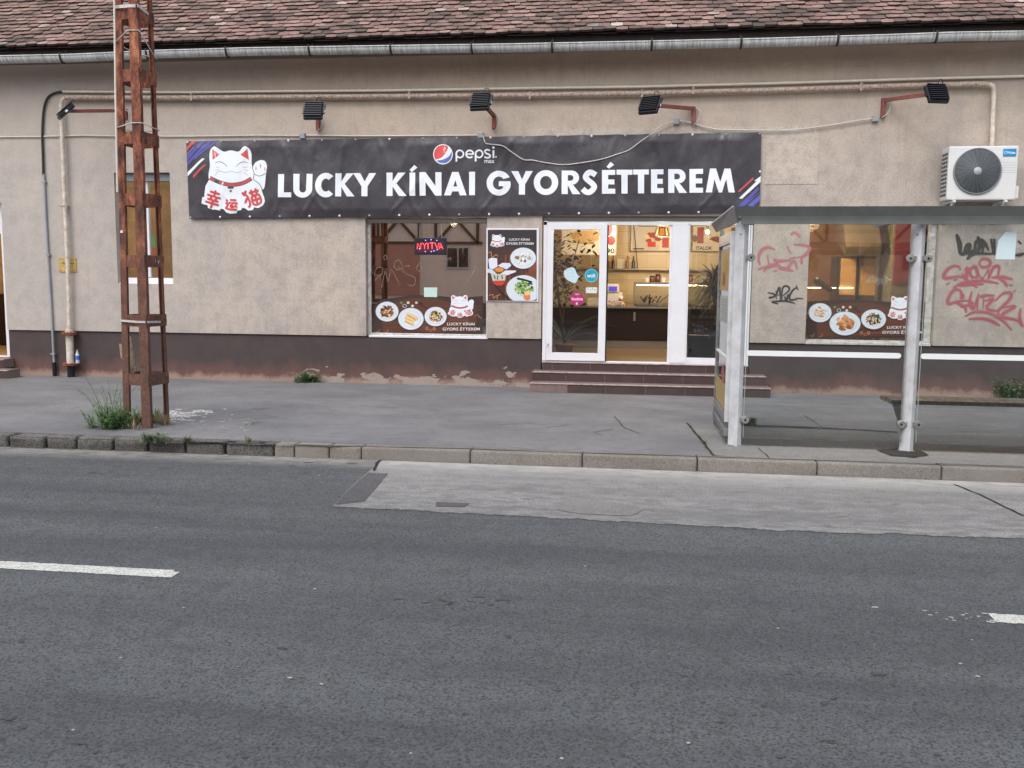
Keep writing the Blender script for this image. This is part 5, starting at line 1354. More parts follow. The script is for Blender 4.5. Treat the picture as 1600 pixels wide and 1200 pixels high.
graf('red_graffiti', 'lower and larger red spray tag on the wall right of the shelter post', [c1(q) for q in (
    [(360, 670), (350, 600), (290, 590), (240, 660), (240, 715), (330, 690), (430, 685)], [(350, 600), (360, 665), (375, 620)], [(290, 695), (380, 740), (400, 795)], [(345, 740), (450, 715), (430, 690)], [(450, 600), (430, 700), (465, 755), (510, 620)], [(510, 620), (495, 770)],
    [(520, 660), (560, 640), (655, 640)], [(555, 650), (548, 755)], [(560, 690), (640, 670), (580, 750), (690, 780)], [(655, 690), (730, 620), (800, 620), (780, 680), (690, 770), (690, 820)], [(690, 750), (840, 735), (710, 820), (850, 860), (900, 915)], [(885, 750), (875, 840), (905, 920)],
    [(385, 825), (480, 785), (600, 795), (720, 860), (805, 950)], [(420, 850), (540, 845), (630, 870), (700, 910)])], PK, 2.1)
graf('black_graffiti', 'smudged black spray tag high on the wall right of the shelter post', [c1(q) for q in (
    [1.6, (310, 90), (340, 180), (340, 265)], [1.2, (335, 262), (380, 262), (400, 180)], [1.5, (400, 180), (430, 190), (420, 250), (470, 240), (480, 170)], [(405, 320), (440, 280), (520, 250)], [1.4, (500, 110), (520, 190), (500, 250)], [1.0, (540, 260), (560, 170), (600, 240)], [1.8, (620, 130), (640, 260)], [1.6, (650, 130), (650, 265)], [.8, (340, 262), (500, 262), (660, 268)], [.9, (835, 280), (880, 275), (920, 262)], [1.3, (860, 150), (890, 180)], [1.6, (470, 170), (530, 150), (580, 190)])], (62, 66, 64), 2.5)
c2 = lambda pts: [p if isinstance(p, (int, float)) else (1170 + p[0] / 8.57, 360 + p[1] / 8.57) for p in pts]
graf('faded_red_graffiti', 'faded pink spray scrawl on the wall between door and window behind the shelter', [c2(q) for q in (
    [(150, 470), (130, 380), (170, 270), (260, 230), (350, 260)], [(250, 330), (270, 470)], [(120, 525), (210, 495), (380, 470), (430, 510), (520, 500), (600, 410), (650, 520)], [(330, 380), (380, 410), (560, 400)], [(510, 210), (560, 310)], [(540, 380), (700, 355)], [(600, 190), (740, 200), (820, 240), (770, 320), (710, 370), (710, 460)],
    [(330, 555), (380, 530)], [(400, 510), (500, 520), (600, 550)], [.5, (200, 560), (260, 490), (400, 430)], [.6, (560, 60), (620, 30), (690, 100)])], (196, 116, 124), 2.0)
graf('black_graffiti', 'small sharp black tag on the wall between door and window behind the shelter', [c2(q) for q in (
    [(250, 835), (330, 850), (350, 880), (275, 905), (290, 890)], [(365, 800), (370, 925)], [(370, 870), (410, 760), (425, 940)], [(380, 870), (430, 860)], [(440, 940), (455, 770), (520, 750), (540, 800), (450, 880)], [(480, 880), (500, 940), (530, 860), (545, 900)],
    [(665, 800), (640, 770), (590, 800), (550, 870), (550, 925), (600, 930), (660, 910), (730, 918)], [(630, 735), (650, 770)], [(400, 985), (310, 960), (450, 945), (540, 955), (620, 980)])], (46, 48, 50), 1.35)

# ------------------------------------------------------------------ pipes, cables, boxes, meter plate
def px_tube(name, mat, pts, Y, r, lab, cat, n=8, group=None, smooth=False):
    P = [W(a, b, Y) for a, b in pts]
    if smooth: P = [Vector(q) for q in catmull([tuple(p) for p in P], 5)]
    o = MB().tube(P, r, n).build(name, mat); return tag(o, lab, cat, group)
gp_ = empty('gas_pipe', (-9.6, -.08, 0), 'white gas pipe rising from rusty flanges and turning along the wall below the eave', 'gas pipe')
vert = [W(108.5, 516, -.09), W(107, 440, -.09), W(102, 330, -.09), W(98, 230, -.09), W(95.5, 180, -.09), W(95.5, 164, -.09), W(97, 157, -.09), W(102, 152.5, -.09)]
MB().tube(vert, .034, 10).build('riser', M['pipe_white'], gp_)
hor = [W(a, b, -.09) for a, b in ((102, 152.3), (160, 152.4), (260, 152.8), (400, 151.8), (600, 150.6), (800, 149), (1000, 146), (1200, 141), (1400, 134.5), (1530, 131), (1545, 132))]
MB().tube(hor, .038, 12).build('eave_run', M['pipe'], gp_)
MB().tube([W(1545, 132, -.09), W(1551, 134, -.09), W(1553, 140, -.09), W(1550, 229, -.09)], .034, 10).build('drop_pipe', M['pipe_white'], gp_)
x = W(110, 560, -.09).x; z1, z2 = W(110, 521, -.09).z, W(110, 569, -.09).z
MB().lathe((x, -.09, 0), [(.034, z1 + .11), (.05, z1 + .07), (.075, z1 + .03), (.075, z1 + .01)], 16).build('reducer', M['pipe'], gp_)
for z in (z1, z2):
    fl = MB().lathe((x, -.09, z - .018), [(.06, -.004), (.125, -.002), (.125, .014), (.06, .016)], 20).lathe((x, -.09, z + .002), [(.06, -.002), (.125, 0), (.125, .016), (.06, .018)], 20).build('flange', M['flange'], gp_)
    for k in range(6):
        a = k * math.pi / 3 + .3; q = (x + .1 * math.cos(a), -.09 + .1 * math.sin(a), z - .035); MB().lathe(q, [(.012, 0), (.012, .07)], 6).build('bolt', M['flange'], fl)
MB().lathe((x, -.09, z2), [(.062, .015), (.062, z1 - z2 - .015)], 16).build('lower_pipe', M['pipe_white'], gp_)
MB().lathe((x, -.09, -.02), [(.06, 0), (.06, z2)], 16).build('foot', M['black_alu'], gp_)
for px, py, w_ in ((98, 322, 8), (1003, 146, 0), (1083, 142, 0), (640, 149, 0), (300, 152, 0), (1345, 136, 0), (828, 149, 0)):
    c = W(px, py, -.09); MB().box(c.x - (.06 if w_ else .015), c.x + (.06 if w_ else .015), -.13, .0, c.z - (.012 if w_ else .058), c.z + (.012 if w_ else .058)).build('pipe_clamp', M['pipe'], gp_)
t = empty('plastic_bottle', W(119.5, 562, -.09), 'small clear water bottle with blue label wedged behind the gas pipe flange', 'bottle')
bx, by = W(119.5, 560, -.10).x + .02, -.10; bz = z2 + .02
MB().lathe((bx, by, bz), [(.03, 0), (.032, .06), (.030, .10), (.032, .15), (.012, .20), (.012, .215)], 14).build('bottle_body', simple('clear_plastic', (196, 206, 214), .2), t)
MB().lathe((bx, by, bz + .06), [(.0335, 0), (.0335, .07)], 14).build('label', simple('blue_label', (60, 110, 190), .4), t)
MB().lathe((bx, by, bz + .215), [(.014, 0), (.014, .018)], 12).build('cap', simple('bottle_cap', (206, 140, 80), .4), t)
px_tube('black_cable', M['cable_b'], [(100, 143.2), (88, 144.5), (76, 151), (69.5, 165), (67, 185), (66, 215), (67, 245), (67.6, 274)], -.03, .019, 'thick black cable bending down the wall beside the gas pipe', 'cable', smooth=True)
cd_ = empty('cable_conduit', (-9.9, -.03, 0), 'thin grey conduit pipe running down the wall beside the gas pipe', 'conduit')
MB().tube([W(68.4, 272, -.03), W(71, 330, -.03), W(75, 400, -.03), W(80, 480, -.03), W(84.5, 568, -.03)], .019, 8).build('conduit_pipe', M['grey_box'], cd_)
for q in ((69, 284), (75.5, 398), (83.5, 553)):
    c = W(*q, -.03); MB().box(c.x - .035, c.x + .035, -.056, 0, c.z - .014, c.z + .014).build('clip', M['grey_box'], cd_)
MB().tube([W(84.4, 566, -.03), W(86, 592, -.03)], .034, 8).build('sleeve', M['black_alu'], cd_)
px_tube('eave_conduit', M['cond'], [(98, 143.2), (200, 144), (300, 144.4), (400, 143), (600, 141.6), (800, 138.4), (1000, 135.6), (1200, 130.6), (1400, 124.4), (1620, 118.4)], -.05, .021, 'cream plastic conduit running along the whole wall just above the gas pipe', 'conduit')
Yc = -.022
px_tube('wall_cable', M['cable_w'], [(-20, 214), (60, 213.5), (130, 211.5), (200, 213), (300, 213), (400, 211.5), (468, 212)], Yc, .010, 'grey cable along the wall from the left edge to the first junction box', 'cable')
px_tube('wall_cable', M['cable_w'], [(478, 211.5), (560, 212.5), (650, 212.2), (748, 211.4)], Yc, .011, 'pale cable running above the banner between the first two junction boxes', 'cable')
P = [bpt(a, b, .012) if b > 214 else W(a, b, -.05) for a, b in ((755, 212), (757, 220), (762, 225), (785, 228), (800, 238), (818, 249.6), (832, 250.4), (850, 254), (880, 257.4), (910, 254.5), (940, 249), (962, 242), (982, 235), (1000, 222), (1014, 212), (1020, 208), (1034, 197), (1046, 191.6), (1055, 190))]
tag(MB().tube([Vector(q) for q in catmull([tuple(p) for p in P], 4)], .0085, 6).build('hanging_cable', M['cable_w']), 'white cable sagging across the front of the banner', 'cable')
px_tube('wall_cable', M['cable_w'], [(1060, 189), (1075, 190.5), (1090, 195), (1110, 200.5), (1128, 202.6), (1180, 203.4), (1235, 203), (1290, 196.6), (1340, 188.4), (1366, 185)], Yc - .02, .010, 'pale cable dipping along the wall between the last two junction boxes', 'cable', smooth=True)
for i, (px, py) in enumerate(((473, 212.5), (751, 211.5), (1057, 190), (1367.5, 185.5))):
    t = empty('junction_box', W(px, py, -.02), ['grey junction box under the second floodlight', 'grey junction box where the sagging cable starts above the banner', 'grey junction box beside the fourth floodlight bracket', 'grey junction box beside the floodlight bracket nearest the air conditioner'][i], 'junction box', 'junction boxes on the wall')
    c = W(px, py, -.03); MB().bbox(c.x - .045, c.x + .045, -.055, -.001, c.z - .045, c.z + .045, .008).build('box_body', M['grey_box'], t)
    MB().bbox(c.x - .038, c.x + .038, -.062, -.055, c.z - .038, c.z + .038, .003).build('lid', M['grey_box'], t)
t = empty('gas_plate', W(106, 414, -.01), 'yellow enamel plate on the wall behind the gas pipe', 'plate')
a, b = W(91.5, 403, -.01), W(120, 425, -.01)
MB().bbox(a.x, b.x, -.014, 0, b.z, a.z, .004).build('plate', M['yellow'], t)
D = Decal(lambda px, py, l: W(px, py, -.0145 - l)); D.rect(108, 411.4, 115.6, 412.4, (52, 50, 44)); D.text('GÁZ', 96, 408, 102.5, 412.6, (40, 50, 90), .02)
for q in ((94, 405.6), (118, 406), (94.2, 422.6), (118, 422.6)): D.ell(*q, .8, .8, (104, 92, 60), 8)
D.build('print', M['print'], t)

# ------------------------------------------------------------------ floodlights
def floodlight(bx_, zb0, zb1, lamp, yaw, lab, tilt=50):
    t = empty('floodlight', (bx_, 0, zb1), lab, 'floodlight', 'floodlights over the banner')
    MB().bbox(bx_ - .03, bx_ + .03, -.065, -.002, zb0, zb1, .004).build('wall_bracket', M['red_steel'], t)
    L = Vector(lamp); s0 = Vector((bx_, -.035, zb1 - .03)); d = (L - s0).normalized()
    MB().beam(s0, L - d * .02, .05, .05).build('arm', M['red_steel'], t)
    Mx = Matrix.Translation(L) @ Matrix.Rotation(R(yaw), 4, 'Z') @ Matrix.Rotation(-R(90 - tilt), 4, 'X')
    # local: x across, y depth (light face toward +y), z up
    hd = MB(); hd.bbox(-.145, .145, -.02, .04, -.15, .13, .008, Mx)
    h = hd.build('housing', M['black_alu'], t)
    for k in range(8):
        z = -.125 + k * .034; MB().box(-.137, .137, -.055, -.019, z, z + .011, Mx).build('cooling_fin', M['black_alu'], h)
    MB().box(-.12, .12, .041, .045, -.125, .105, Mx).build('lens', M['lens'], h)
    mb = MB(); mb.box(-.17, -.146, -.012, .02, -.06, .1, Mx).box(.146, .17, -.012, .02, -.06, .1, Mx).box(-.17, .17, -.012, .02, .1, .115, Mx)
    mb.build('yoke', M['black_alu'], t)
    MB().box(.171, .173, -.01, .02, -.045, .0, Mx).build('sticker', M['pvc'], h)
    q = [Mx @ Vector(v) for v in ((.03, -.02, .12), (.05, -.06, .19), (.10, -.04, .20), (.12, .0, .13))]
    MB().tube([Vector(v) for v in catmull([tuple(v) for v in q], 5)], .006, 6).build('lead', M['cable_b'], t)
    p0 = Vector((bx_ + .02, -.075, zb1 - .02))
    MB().tube([Vector(v) for v in catmull([tuple(p0), tuple(p0 + Vector((.07, -.02, -.05))), tuple(p0 + Vector((.05, -.01, -.18))), tuple(p0 + Vector((-.04, 0.01, -.27)))], 5)], .005, 5).build('feed_cable', M['cable_w'], t)
floodlight(W(196, 173, -.03).x, 4.30, 4.47, (-9.02, -.76, 4.31), -50, 'leftmost floodlight, seen edge on above the gas pipe', 44)
floodlight(W(497, 190, -.03).x, 4.08, 4.33, (-4.96, -.72, 4.27), 4, 'floodlight above the cat on the banner, seen square from behind', 62)
floodlight(W(772, 183, -.03).x, 4.07, 4.30, (-2.37, -.72, 4.36), -8, 'floodlight above the red white and blue roundel', 58)
floodlight(W(1084, 178, -.03).x, 4.10, 4.36, (.13, -.62, 4.29), -24, 'floodlight on a long arm pointing left above the word ending the banner', 56)
floodlight(W(1380, 168, -.03).x, 4.16, 4.44, (4.12, -.66, 4.38), 14, 'rightmost floodlight, on an arm above the air conditioner', 62)

# ------------------------------------------------------------------ air conditioner
t = empty('air_conditioner', (4.87, -.25, 2.92), 'white outdoor air conditioner unit with round fan on the wall above the shelter', 'air conditioner')
ax0, ax1, az0, az1, ay0, ay1 = 4.40, 5.34, 2.92, 3.68, -.44, -.12
MB().bbox(ax0, ax1, ay0, ay1, az0, az1, .02).build('casing', M['ac_white'], t)
MB().bbox(5.33, 5.39, -.40, -.14, 2.94, 3.12, .01).build('valve_cover', M['ac_white'], t)
fx, fz, fr_ = 4.795, 3.325, .315
MB().lathe((fx, ay0 - .001, fz), [(fr_ + .012, 0), (fr_ + .012, -.022), (fr_ - .004, -.026), (fr_ - .004, 0), (fr_ + .012, 0)], 48, 'Y').build('fan_ring', M['ac_grille'], t)
MB().lathe((fx, ay0 - .002, fz), [(.001, -.001), (fr_, -.0015), (fr_, 0), (.001, 0), (.001, -.001)], 40, 'Y').build('fan_well', M['ac_dark'], t)
gr = MB()
for k in range(17):
    r = .062 + k * .0148; gr.lathe((fx, ay0 - .026, fz), [(r, 0), (r + .0055, 0), (r + .0055, .005), (r, .005), (r, 0)], 48, 'Y')
for k in range(24):
    a = k * math.pi / 12; b = a + .35; gr.beam((fx + .06 * math.cos(a), ay0 - .020, fz + .06 * math.sin(a)), (fx + .31 * math.cos(b), ay0 - .020, fz + .31 * math.sin(b)), .004, .004, up=(0, 1, 0))
gr.build('fan_guard', M['ac_grille'], t, fixn=False)
MB().lathe((fx, ay0 - .03, fz), [(.001, -.004), (.05, -.004), (.056, .003)], 24, 'Y').build('fan_hub', M['ac_hub'], t)
bl = MB()
for k in range(3):
    a = k * 2.094 + .4; P = []
    for i in range(7): P.append((fx + (.06 + .04 * i) * math.cos(a + i * .1), ay0 - .006, fz + (.06 + .04 * i) * math.sin(a + i * .1)))
    Q = [(fx + (.06 + .04 * i) * math.cos(a + .7 + i * .14), ay0 - .016, fz + (.06 + .04 * i) * math.sin(a + .7 + i * .14)) for i in range(7)]
    bl.add(P + Q, [(i, i + 1, 8 + i, 7 + i) for i in range(6)])
bl.build('fan_blades', simple('fan_blade', (66, 70, 76), .5), t, fixn=False)
ms = MB()
for i in range(3):
    for k in range(11): ms.box(ax0 - .003, ax0 + .001, ay0 + .05 + i * .085, ay0 + .115 + i * .085, az0 + .06 + k * .058, az0 + .098 + k * .058)
ms.build('side_grille', M['ac_dark'], t)
MB().bbox(5.13, 5.305, ay0 - .006, ay0, 3.53, 3.635, .006).build('badge', simple('blue_badge', (24, 138, 200), .4), t)
D = Decal(lambda a, b, l: Vector((a, ay0 - .0068 - l, b))); D.ring(5.165, 3.583, .017, .022, (226, 240, 248), 30, 300); D.text('Midea', 5.178, 3.598, 5.293, 3.566, (226, 240, 248), .02); D.build('badge_print', M['print'], t)
ln = MB()
for k in range(5): ln.box(5.12, 5.31, ay0 - .002, ay0, 3.30 + k * .035, 3.304 + k * .035)
ln.build('pressed_line', simple('pressed_line', (176, 178, 178), .5), t)
for x in (4.50, 5.20):
    MB().box(x - .02, x + .02, -.48, 0, 2.885, 2.915).box(x - .02, x + .02, -.03, -.002, 2.6, 2.9).beam((x, -.44, 2.89), (x, -.02, 2.66), .03, .03).build('support_bracket', M['ac_white'], t)

# ------------------------------------------------------------------ rusty lattice pole
PL = empty('lattice_pole', (-5.58, -4.8, 0), 'tall rusty steel lattice pole standing in weeds on the pavement', 'pole')
legs = [((-5.765, -4.89), (-5.69, -4.89), .074), ((-5.49, -4.95), (-5.475, -4.95), .105), ((-5.435, -4.58), (-5.46, -4.60), .05), ((-5.72, -4.52), (-5.69, -4.55), .06)]
HT = 7.5
def legp(i, z):
    b, t_, _ = legs[i]; k = z / 4.1
    return Vector((b[0] + (t_[0] - b[0]) * k, b[1] + (t_[1] - b[1]) * k, z))
for i, (b, t_, wd) in enumerate(legs):
    mb = MB(); sx_ = 1 if i in (0, 3) else -1; sy_ = 1 if i in (0, 1) else -1
    A, C_ = legp(i, -.05), legp(i, HT)
    # channel section: web plus two flanges
    hw = wd / 2; fd = (.035, .05, .028, .03)[i]
    for (dx0, dx1, dy0, dy1) in ((-hw, hw, -.006, .006), (hw - .010 if sx_ > 0 else -hw, hw if sx_ > 0 else -hw + .010, .0062 * sy_, fd * sy_), (-hw if sx_ > 0 else hw - .010, -hw + .010 if sx_ > 0 else hw, .0062 * sy_, fd * sy_)):
        dy0, dy1 = min(dy0, dy1), max(dy0, dy1)
        vs = [P + Vector((x, y, 0)) for P in (A, C_) for y in (dy0, dy1) for x in (dx0, dx1)]
        mb.add(vs, [(0, 2, 3, 1), (4, 5, 7, 6), (0, 1, 5, 4), (2, 6, 7, 3), (0, 4, 6, 2), (1, 3, 7, 5)])
    mb.build('leg', M['rust'], PL)
zs = [.55, 1.22, 1.89, 2.57, 3.24, 3.91, 4.57, 5.24, 5.9, 6.6, 7.3]
for z in zs:
    for i, j, off in ((0, 1, (0, .012, 0)), (1, 2, (.050, 0, 0)), (2, 3, (0, .02, 0)), (3, 0, (-.034, 0, 0))):
        a, b = legp(i, z), legp(j, z); o_ = Vector(off); d = (b - a).normalized()
        ext = .03 if i != 3 else -.01
        a2, b2 = a + o_ - d * ext, b + o_ + d * ext
        if (i, j) == (1, 2): b2 = b + o_ - Vector((.012, 0, 0))
        if (i, j) == (0, 1): a2, b2 = a + o_ + d * .02, b + o_ - d * .02
        bt = MB(); nrm = d.cross(Vector((0, 0, 1))).normalized()
        vs = [p + nrm * s1 * .005 + Vector((0, 0, s2 * .066)) for p in (a2, b2) for s1 in (-1, 1) for s2 in (-1, 1)]
        bt.add(vs, [(0, 2, 3, 1), (4, 5, 7, 6), (0, 1, 5, 4), (2, 6, 7, 3), (0, 4, 6, 2), (1, 3, 7, 5)])
        btn = bt.build('batten', M['rust'], PL)
        if (i, j) == (1, 2):
            for q in (.12, .88):
                p = a2 + (b2 - a2) * q + Vector((.006, -.004, .02)); MB().ball(p, .014, sub=1, sc=(1, .7, 1)).build('rivet', M['rust'], btn)
cpl = empty('pole_conduit', (-5.8, -4.95, 0), 'thin pale conduit strapped to the left edge of the rusty lattice pole', 'conduit')
MB().tube([W(177.5, -200, -4.95), W(178.5, 0, -4.95), W(180.5, 150, -4.95), W(183.5, 300, -4.95)], .011, 8).build('conduit_pipe', M['cond'], cpl)
def around(z, name, mat, r, lab, dz=(0, 0, 0, 0), wd=None):
    pts = [legp(0, z + dz[0]) + Vector((-.044, -.012, 0)), legp(1, z + dz[1]) + Vector((-.058, -.014, 0)), legp(1, z + dz[1]) + Vector((.064, -.010, 0)), legp(2, z + dz[2]) + Vector((.035, .0, 0)), legp(2, z + dz[2]) + Vector((.03, .035, 0)), legp(3, z + dz[3]) + Vector((-.04, .03, 0)), legp(0, z + dz[0]) + Vector((-.044, -.012, 0))]
    if wd:
        mb = MB(); 
        for a, b in zip(pts[:-1], pts[1:]): mb.beam(a, b, .004, wd)
    else: mb = MB().tube(pts, r, 6)
    tag(mb.build(name, mat), lab, 'strap', 'straps and wires round the lattice pole')
around(4.615, 'metal_strap', M['pvc_old'], .01, 'white band round the lattice pole near the top of the picture', (.02, .01, -.02, -.02), .034)
around(4.30, 'binding_wire', M['cable_w'], .006, 'thin white wire tied round the lattice pole at roof edge height', (-.04, .07, -.14, -.05))
around(3.37, 'binding_wire', M['cable_w'], .006, 'thin white wire round the lattice pole level with the wall cable', (-.02, .02, .0, .0))
around(1.20, 'metal_strap', M['pvc_old'], .01, 'dull flat strap round the lattice pole at knee to waist height', (.02, .01, 0, 0), .024)
a = W(190, 362, -4.912); tag(MB().box(a.x - .014, a.x + .014, -4.914, -4.905, a.z - .014, a.z + .014).build('white_label', M['pvc']), 'tiny white square label on the left leg of the lattice pole', 'label')
D = Decal(lambda px, py, l: W(px, py, -4.70 - l))
t = empty('wooden_board', (-5.66, -4.7, .8), 'pale wooden board jammed upright inside the lattice pole', 'board')
A_, B_ = W(201.5, 526, -4.75), W(210, 578, -4.75)
MB().beam(A_, B_, .03, .062, up=(1, 0, 0)).build('plank', M['wood_board'], t)
MB().lathe(tuple(B_ + Vector((0, -.03, 0))), [(.04, -.012), (.04, .012)], 14, 'Y').build('knot_end', M['wood_board'], t)
A_, B_ = W(188, 537, -4.8), W(191, 560, -4.8)
MB().beam(A_, B_, .008, .03, up=(1, 0, 0)).build('splinter', M['wood_board'], t)
D = Decal(lambda px, py, l: W(px, py, -4.78 - l))
for q in ([(234, 405), (234, 411)], [(234, 408), (237, 406)], [(238, 406), (241, 408), (238, 410)], [(243, 405), (243, 410)], [(246, 409), (249, 407), (247, 412)]): D.ribbon(q, .7, (206, 196, 190), False)
md = D.build('chalk_scribble', M['print']); tag(md, 'small white scribble written on the right side batten of the lattice pole', 'graffiti')

# ------------------------------------------------------------------ bus shelter
SH = empty('bus_shelter', (2.7, -4.2, 0), 'grey glass bus shelter with white posts at the kerb edge', 'bus shelter')
def post(x, y, parent=SH, back=False, x_l=.058, slant=True):
    prof = [(-x_l, .045), (-x_l - .004, .030), (.012, -.055), (.022, -.055), (.070, .0), (.070, .045)]
    vs = []; n = len(prof)
    for k, z in enumerate((-.02, None)):
        for a, b in prof:
            zz = z if z is not None else (2.30 + (a + x_l) * .9 if slant else 2.32)
            vs.append((x + a, y + b, zz))
    mb = MB().add(vs, [tuple(range(n))[::-1], tuple(range(n, 2 * n))] + [(i, (i + 1) % n, n + (i + 1) % n, n + i) for i in range(n)])
    p = mb.build('post', M['sh_post'], parent)
    MB().lathe((x - .02, y - .030, 2.20), [(.006, 0), (.006, -.012)], 8, 'Y').build('screw', M['dark'], p)
    MB().box(x - .072, x + .082, y - .04, y + .055, -.004, .012).build('foot_plate', M['sh_alu'], p)
    return p
PX = [W(1149, 640, -4.88).x, W(1419, 640, -4.88).x]; PX.append(PX[1] + (PX[1] - PX[0])); PX.append(PX[2] + (PX[1] - PX[0]))
for x in PX: post(x, -4.88)
for x in (PX[0] + .05, PX[1] + .05, PX[2] + .05, PX[3] + .05):
    pass
# roof: front visor, lower band, side visors, deck
zt, zm, zb = 2.465, 2.375, 2.30
X0, X1 = W(1145, 330, -5.12).x, PX[3] + .3
Yf, Yb_ = -5.12, -3.25
mb = MB()
mb.add([(X0, Yf, zt), (X1, Yf, zt), (X1, Yf + .06, zm), (X0 + .04, Yf + .06, zm), (X0, Yf + .02, zt), (X1, Yf + .02, zt), (X1, Yf + .08, zm), (X0 + .04, Yf + .08, zm)], [(0, 1, 2, 3), (4, 7, 6, 5), (0, 4, 5, 1), (3, 2, 6, 7), (0, 3, 7, 4), (1, 5, 6, 2)])
mb.build('roof_visor', M['sh_grey'], SH)
MB().box(X0 + .10, X1 - .05, Yf + .12, Yf + .16, zb, zm + .012).build('roof_band', M['sh_grey'], SH)
xs_ = W(1111, 354, Yb_).x
mb = MB()   # left side visor leaning outwards
A1, A2, B1, B2 = Vector((X0, Yf, zt)), Vector((X0 + .05, Yf + .07, zb + .01)), Vector((xs_, Yb_, 2.405)), Vector((xs_ + .06, Yb_, 2.31))
off = Vector((.014, .0, .0))
mb.add([A1, A2, B2, B1, A1 + off, A2 + off, B2 + off, B1 + off], [(0, 1, 2, 3), (4, 7, 6, 5), (0, 4, 5, 1), (1, 5, 6, 2), (2, 6, 7, 3), (3, 7, 4, 0)])
mb.build('side_visor', M['sh_alu'] if False else simple('visor_side_grey', (122, 124, 128), .45, scale=8, rgb2=(104, 106, 110)), SH)
MB().tube([A1, B1], .006, 6).build('visor_edge', M['strip'], SH)
mb = MB(); vs = []; nx_ = 60     # vaulted deck
for i in range(nx_ + 1):
    x = X0 + .06 + (X1 - X0 - .1) * i / nx_; bay = (x - PX[0]) / (PX[1] - PX[0]); arch = .06 * math.sin(math.pi * (bay % 1.0))
    for y in (Yf + .1, -4.2, Yb_): vs.append((x, y, (2.40 if y < -5 else 2.44 if y < -4 else 2.46) + arch * (0 if y < -5 else .5)))
mb.add(vs, [(3 * i + k, 3 * i + k + 1, 3 * i + k + 4, 3 * i + k + 3) for i in range(nx_) for k in range(2)])
mb.build('roof_deck', glass_mat('smoked_acrylic', (.84, .85, .86), .03), SH, fixn=False)
MB().box(xs_ + .05, X1, Yb_, Yb_ + .04, 2.415, 2.46).build('rear_beam', M['sh_grey'], SH)
for x in (1.03, PX[2] + .1, PX[3] + .1): MB().box(x - .03, x + .03, Yb_ - .06, Yb_, 0, 2.31).build('rear_post', M['sh_post'], SH) if x > 2 else None
for x in PX: MB().box(x - .03, x + .03, -4.83, Yb_, 2.37, 2.43).build('cross_beam', M['sh_grey'], SH)
# glass bays with clamps and white strips
gy = -4.905
for i in range(3):
    a, b = PX[i] + .085, PX[i + 1] - .065
    gz0 = .02
    g_ = MB().box(a, b, gy, gy + .008, .10, 2.31).build('glass_pane', M['shelter_glass'], SH)
    MB().box(a - .002, a + .003, gy - .001, gy + .009, .10, 2.31).build('glass_edge', simple('glass_edge_green', (150, 176, 166), .2) if i == 0 else bpy.data.materials['glass_edge_green'], g_)
    zl, zr = 1.0, .972
    z = .985; q = []
    s0_, s1_ = a + .01, b - .04
    if i: s0_ = a + .0
    D = Decal(lambda u, v, l: Vector((u, gy - .001 - l, v)))
    D.poly(arc(s1_ - .028, z, .028, .028, -90, 90, 8) + arc(s0_ + .028, z, .028, .028, 90, 270, 8), (232, 236, 236)); D.build('white_strip', M['strip'], g_)
    for xx, side in ((a + .015, -1), (b - .005, 1)):
        for zz in (1.965, .285):
            c = MB().lathe((xx, gy - .014, zz), [(.012, -.006), (.036, -.006), (.041, -.001), (.041, .012)], 20, 'Y', None, False).build('clamp', M['sh_alu'], SH)
            MB().lathe((xx, gy - .022, zz), [(.001, 0), (.011, .0)], 10, 'Y').build('bolt', M['dark'], c)
            MB().lathe((xx, gy + .012, zz), [(.04, 0), (.04, .012)], 16, 'Y').build('rear_disc', M['sh_alu'], c)
            MB().box(min(xx, xx + side * .07), max(xx, xx + side * .07), gy - .008, gy + .03, zz - .022, zz + .022).build('lug', M['sh_alu'], c)
# paper and reflection-coloured sheet stuck on the second bay
D = Decal(lambda px, py, l: W(px, py, gy - .001 - l)); D.poly([(1560, 376), (1571, 362.5), (1589, 362), (1585.5, 405.4), (1555, 405)], (206, 226, 230))
tag(D.build('paper_notice', M['print']), 'pale blue paper with a cut corner stuck high on the shelter glass', 'paper notice')
a = W(1457, 368, gy); tag(MB().lathe((a.x, gy - .001, a.z), [(.001, -.002), (.022, -.002), (.022, 0)], 14, 'Y').build('round_dot', M['strip']), 'small white round dot on the shelter glass right of the middle post', 'sticker')
# side advert frame at the left end
FR = empty('timetable_frame', (.97, -4.1, 0)); FR.parent = SH
fxx = W(1141, 500, -4.80).x
def ybox(y0, y1, z0, z1, d=.025): return MB().bbox(fxx - d, fxx + d, y0, y1, z0, z1, .004)
Yn, Yr = -4.80, -3.42
ybox(Yn, Yn + .06, .24, 2.24).build('frame_upright', M['sh_post'], FR)
ybox(Yr - .05, Yr, .24, 2.20).build('frame_upright', M['sh_alu'], FR)
mb = MB()
for (za, zb_) in ((2.24, 2.12), (.24, .32)):
    zA, zB = max(za, zb_), min(za, zb_)
    mb.box(fxx - .024, fxx + .024, Yn + .06, Yr - .05, zB, zA)
mb.build('frame_rail', M['sh_alu'], FR)
MB().box(fxx - .02, fxx + .02, Yn + .05, Yr - .05, .905, .925).build('middle_rail', M['strip'], FR)
MB().bbox(fxx - .03, fxx + .03, Yn - .02, Yr, .09, .17, .006).build('kick_bar', M['sh_grey'], FR)
MB().box(fxx - .004, fxx + .004, Yn + .06, Yr - .05, .33, 2.12).build('glass_pane', M['shelter_glass'], FR)
post_m = M['sh_post']
MB().box(fxx - .03, fxx + .03, Yr - .06, Yr, 0, .24).box(fxx - .025, fxx + .025, Yr - .05, Yr, 2.2, 2.32).build('frame_foot', M['sh_alu'], FR)
rr = random.Random(31)
D = Decal(lambda y, z, l: Vector((fxx - .006 - l, y, z)), step=2e-4)
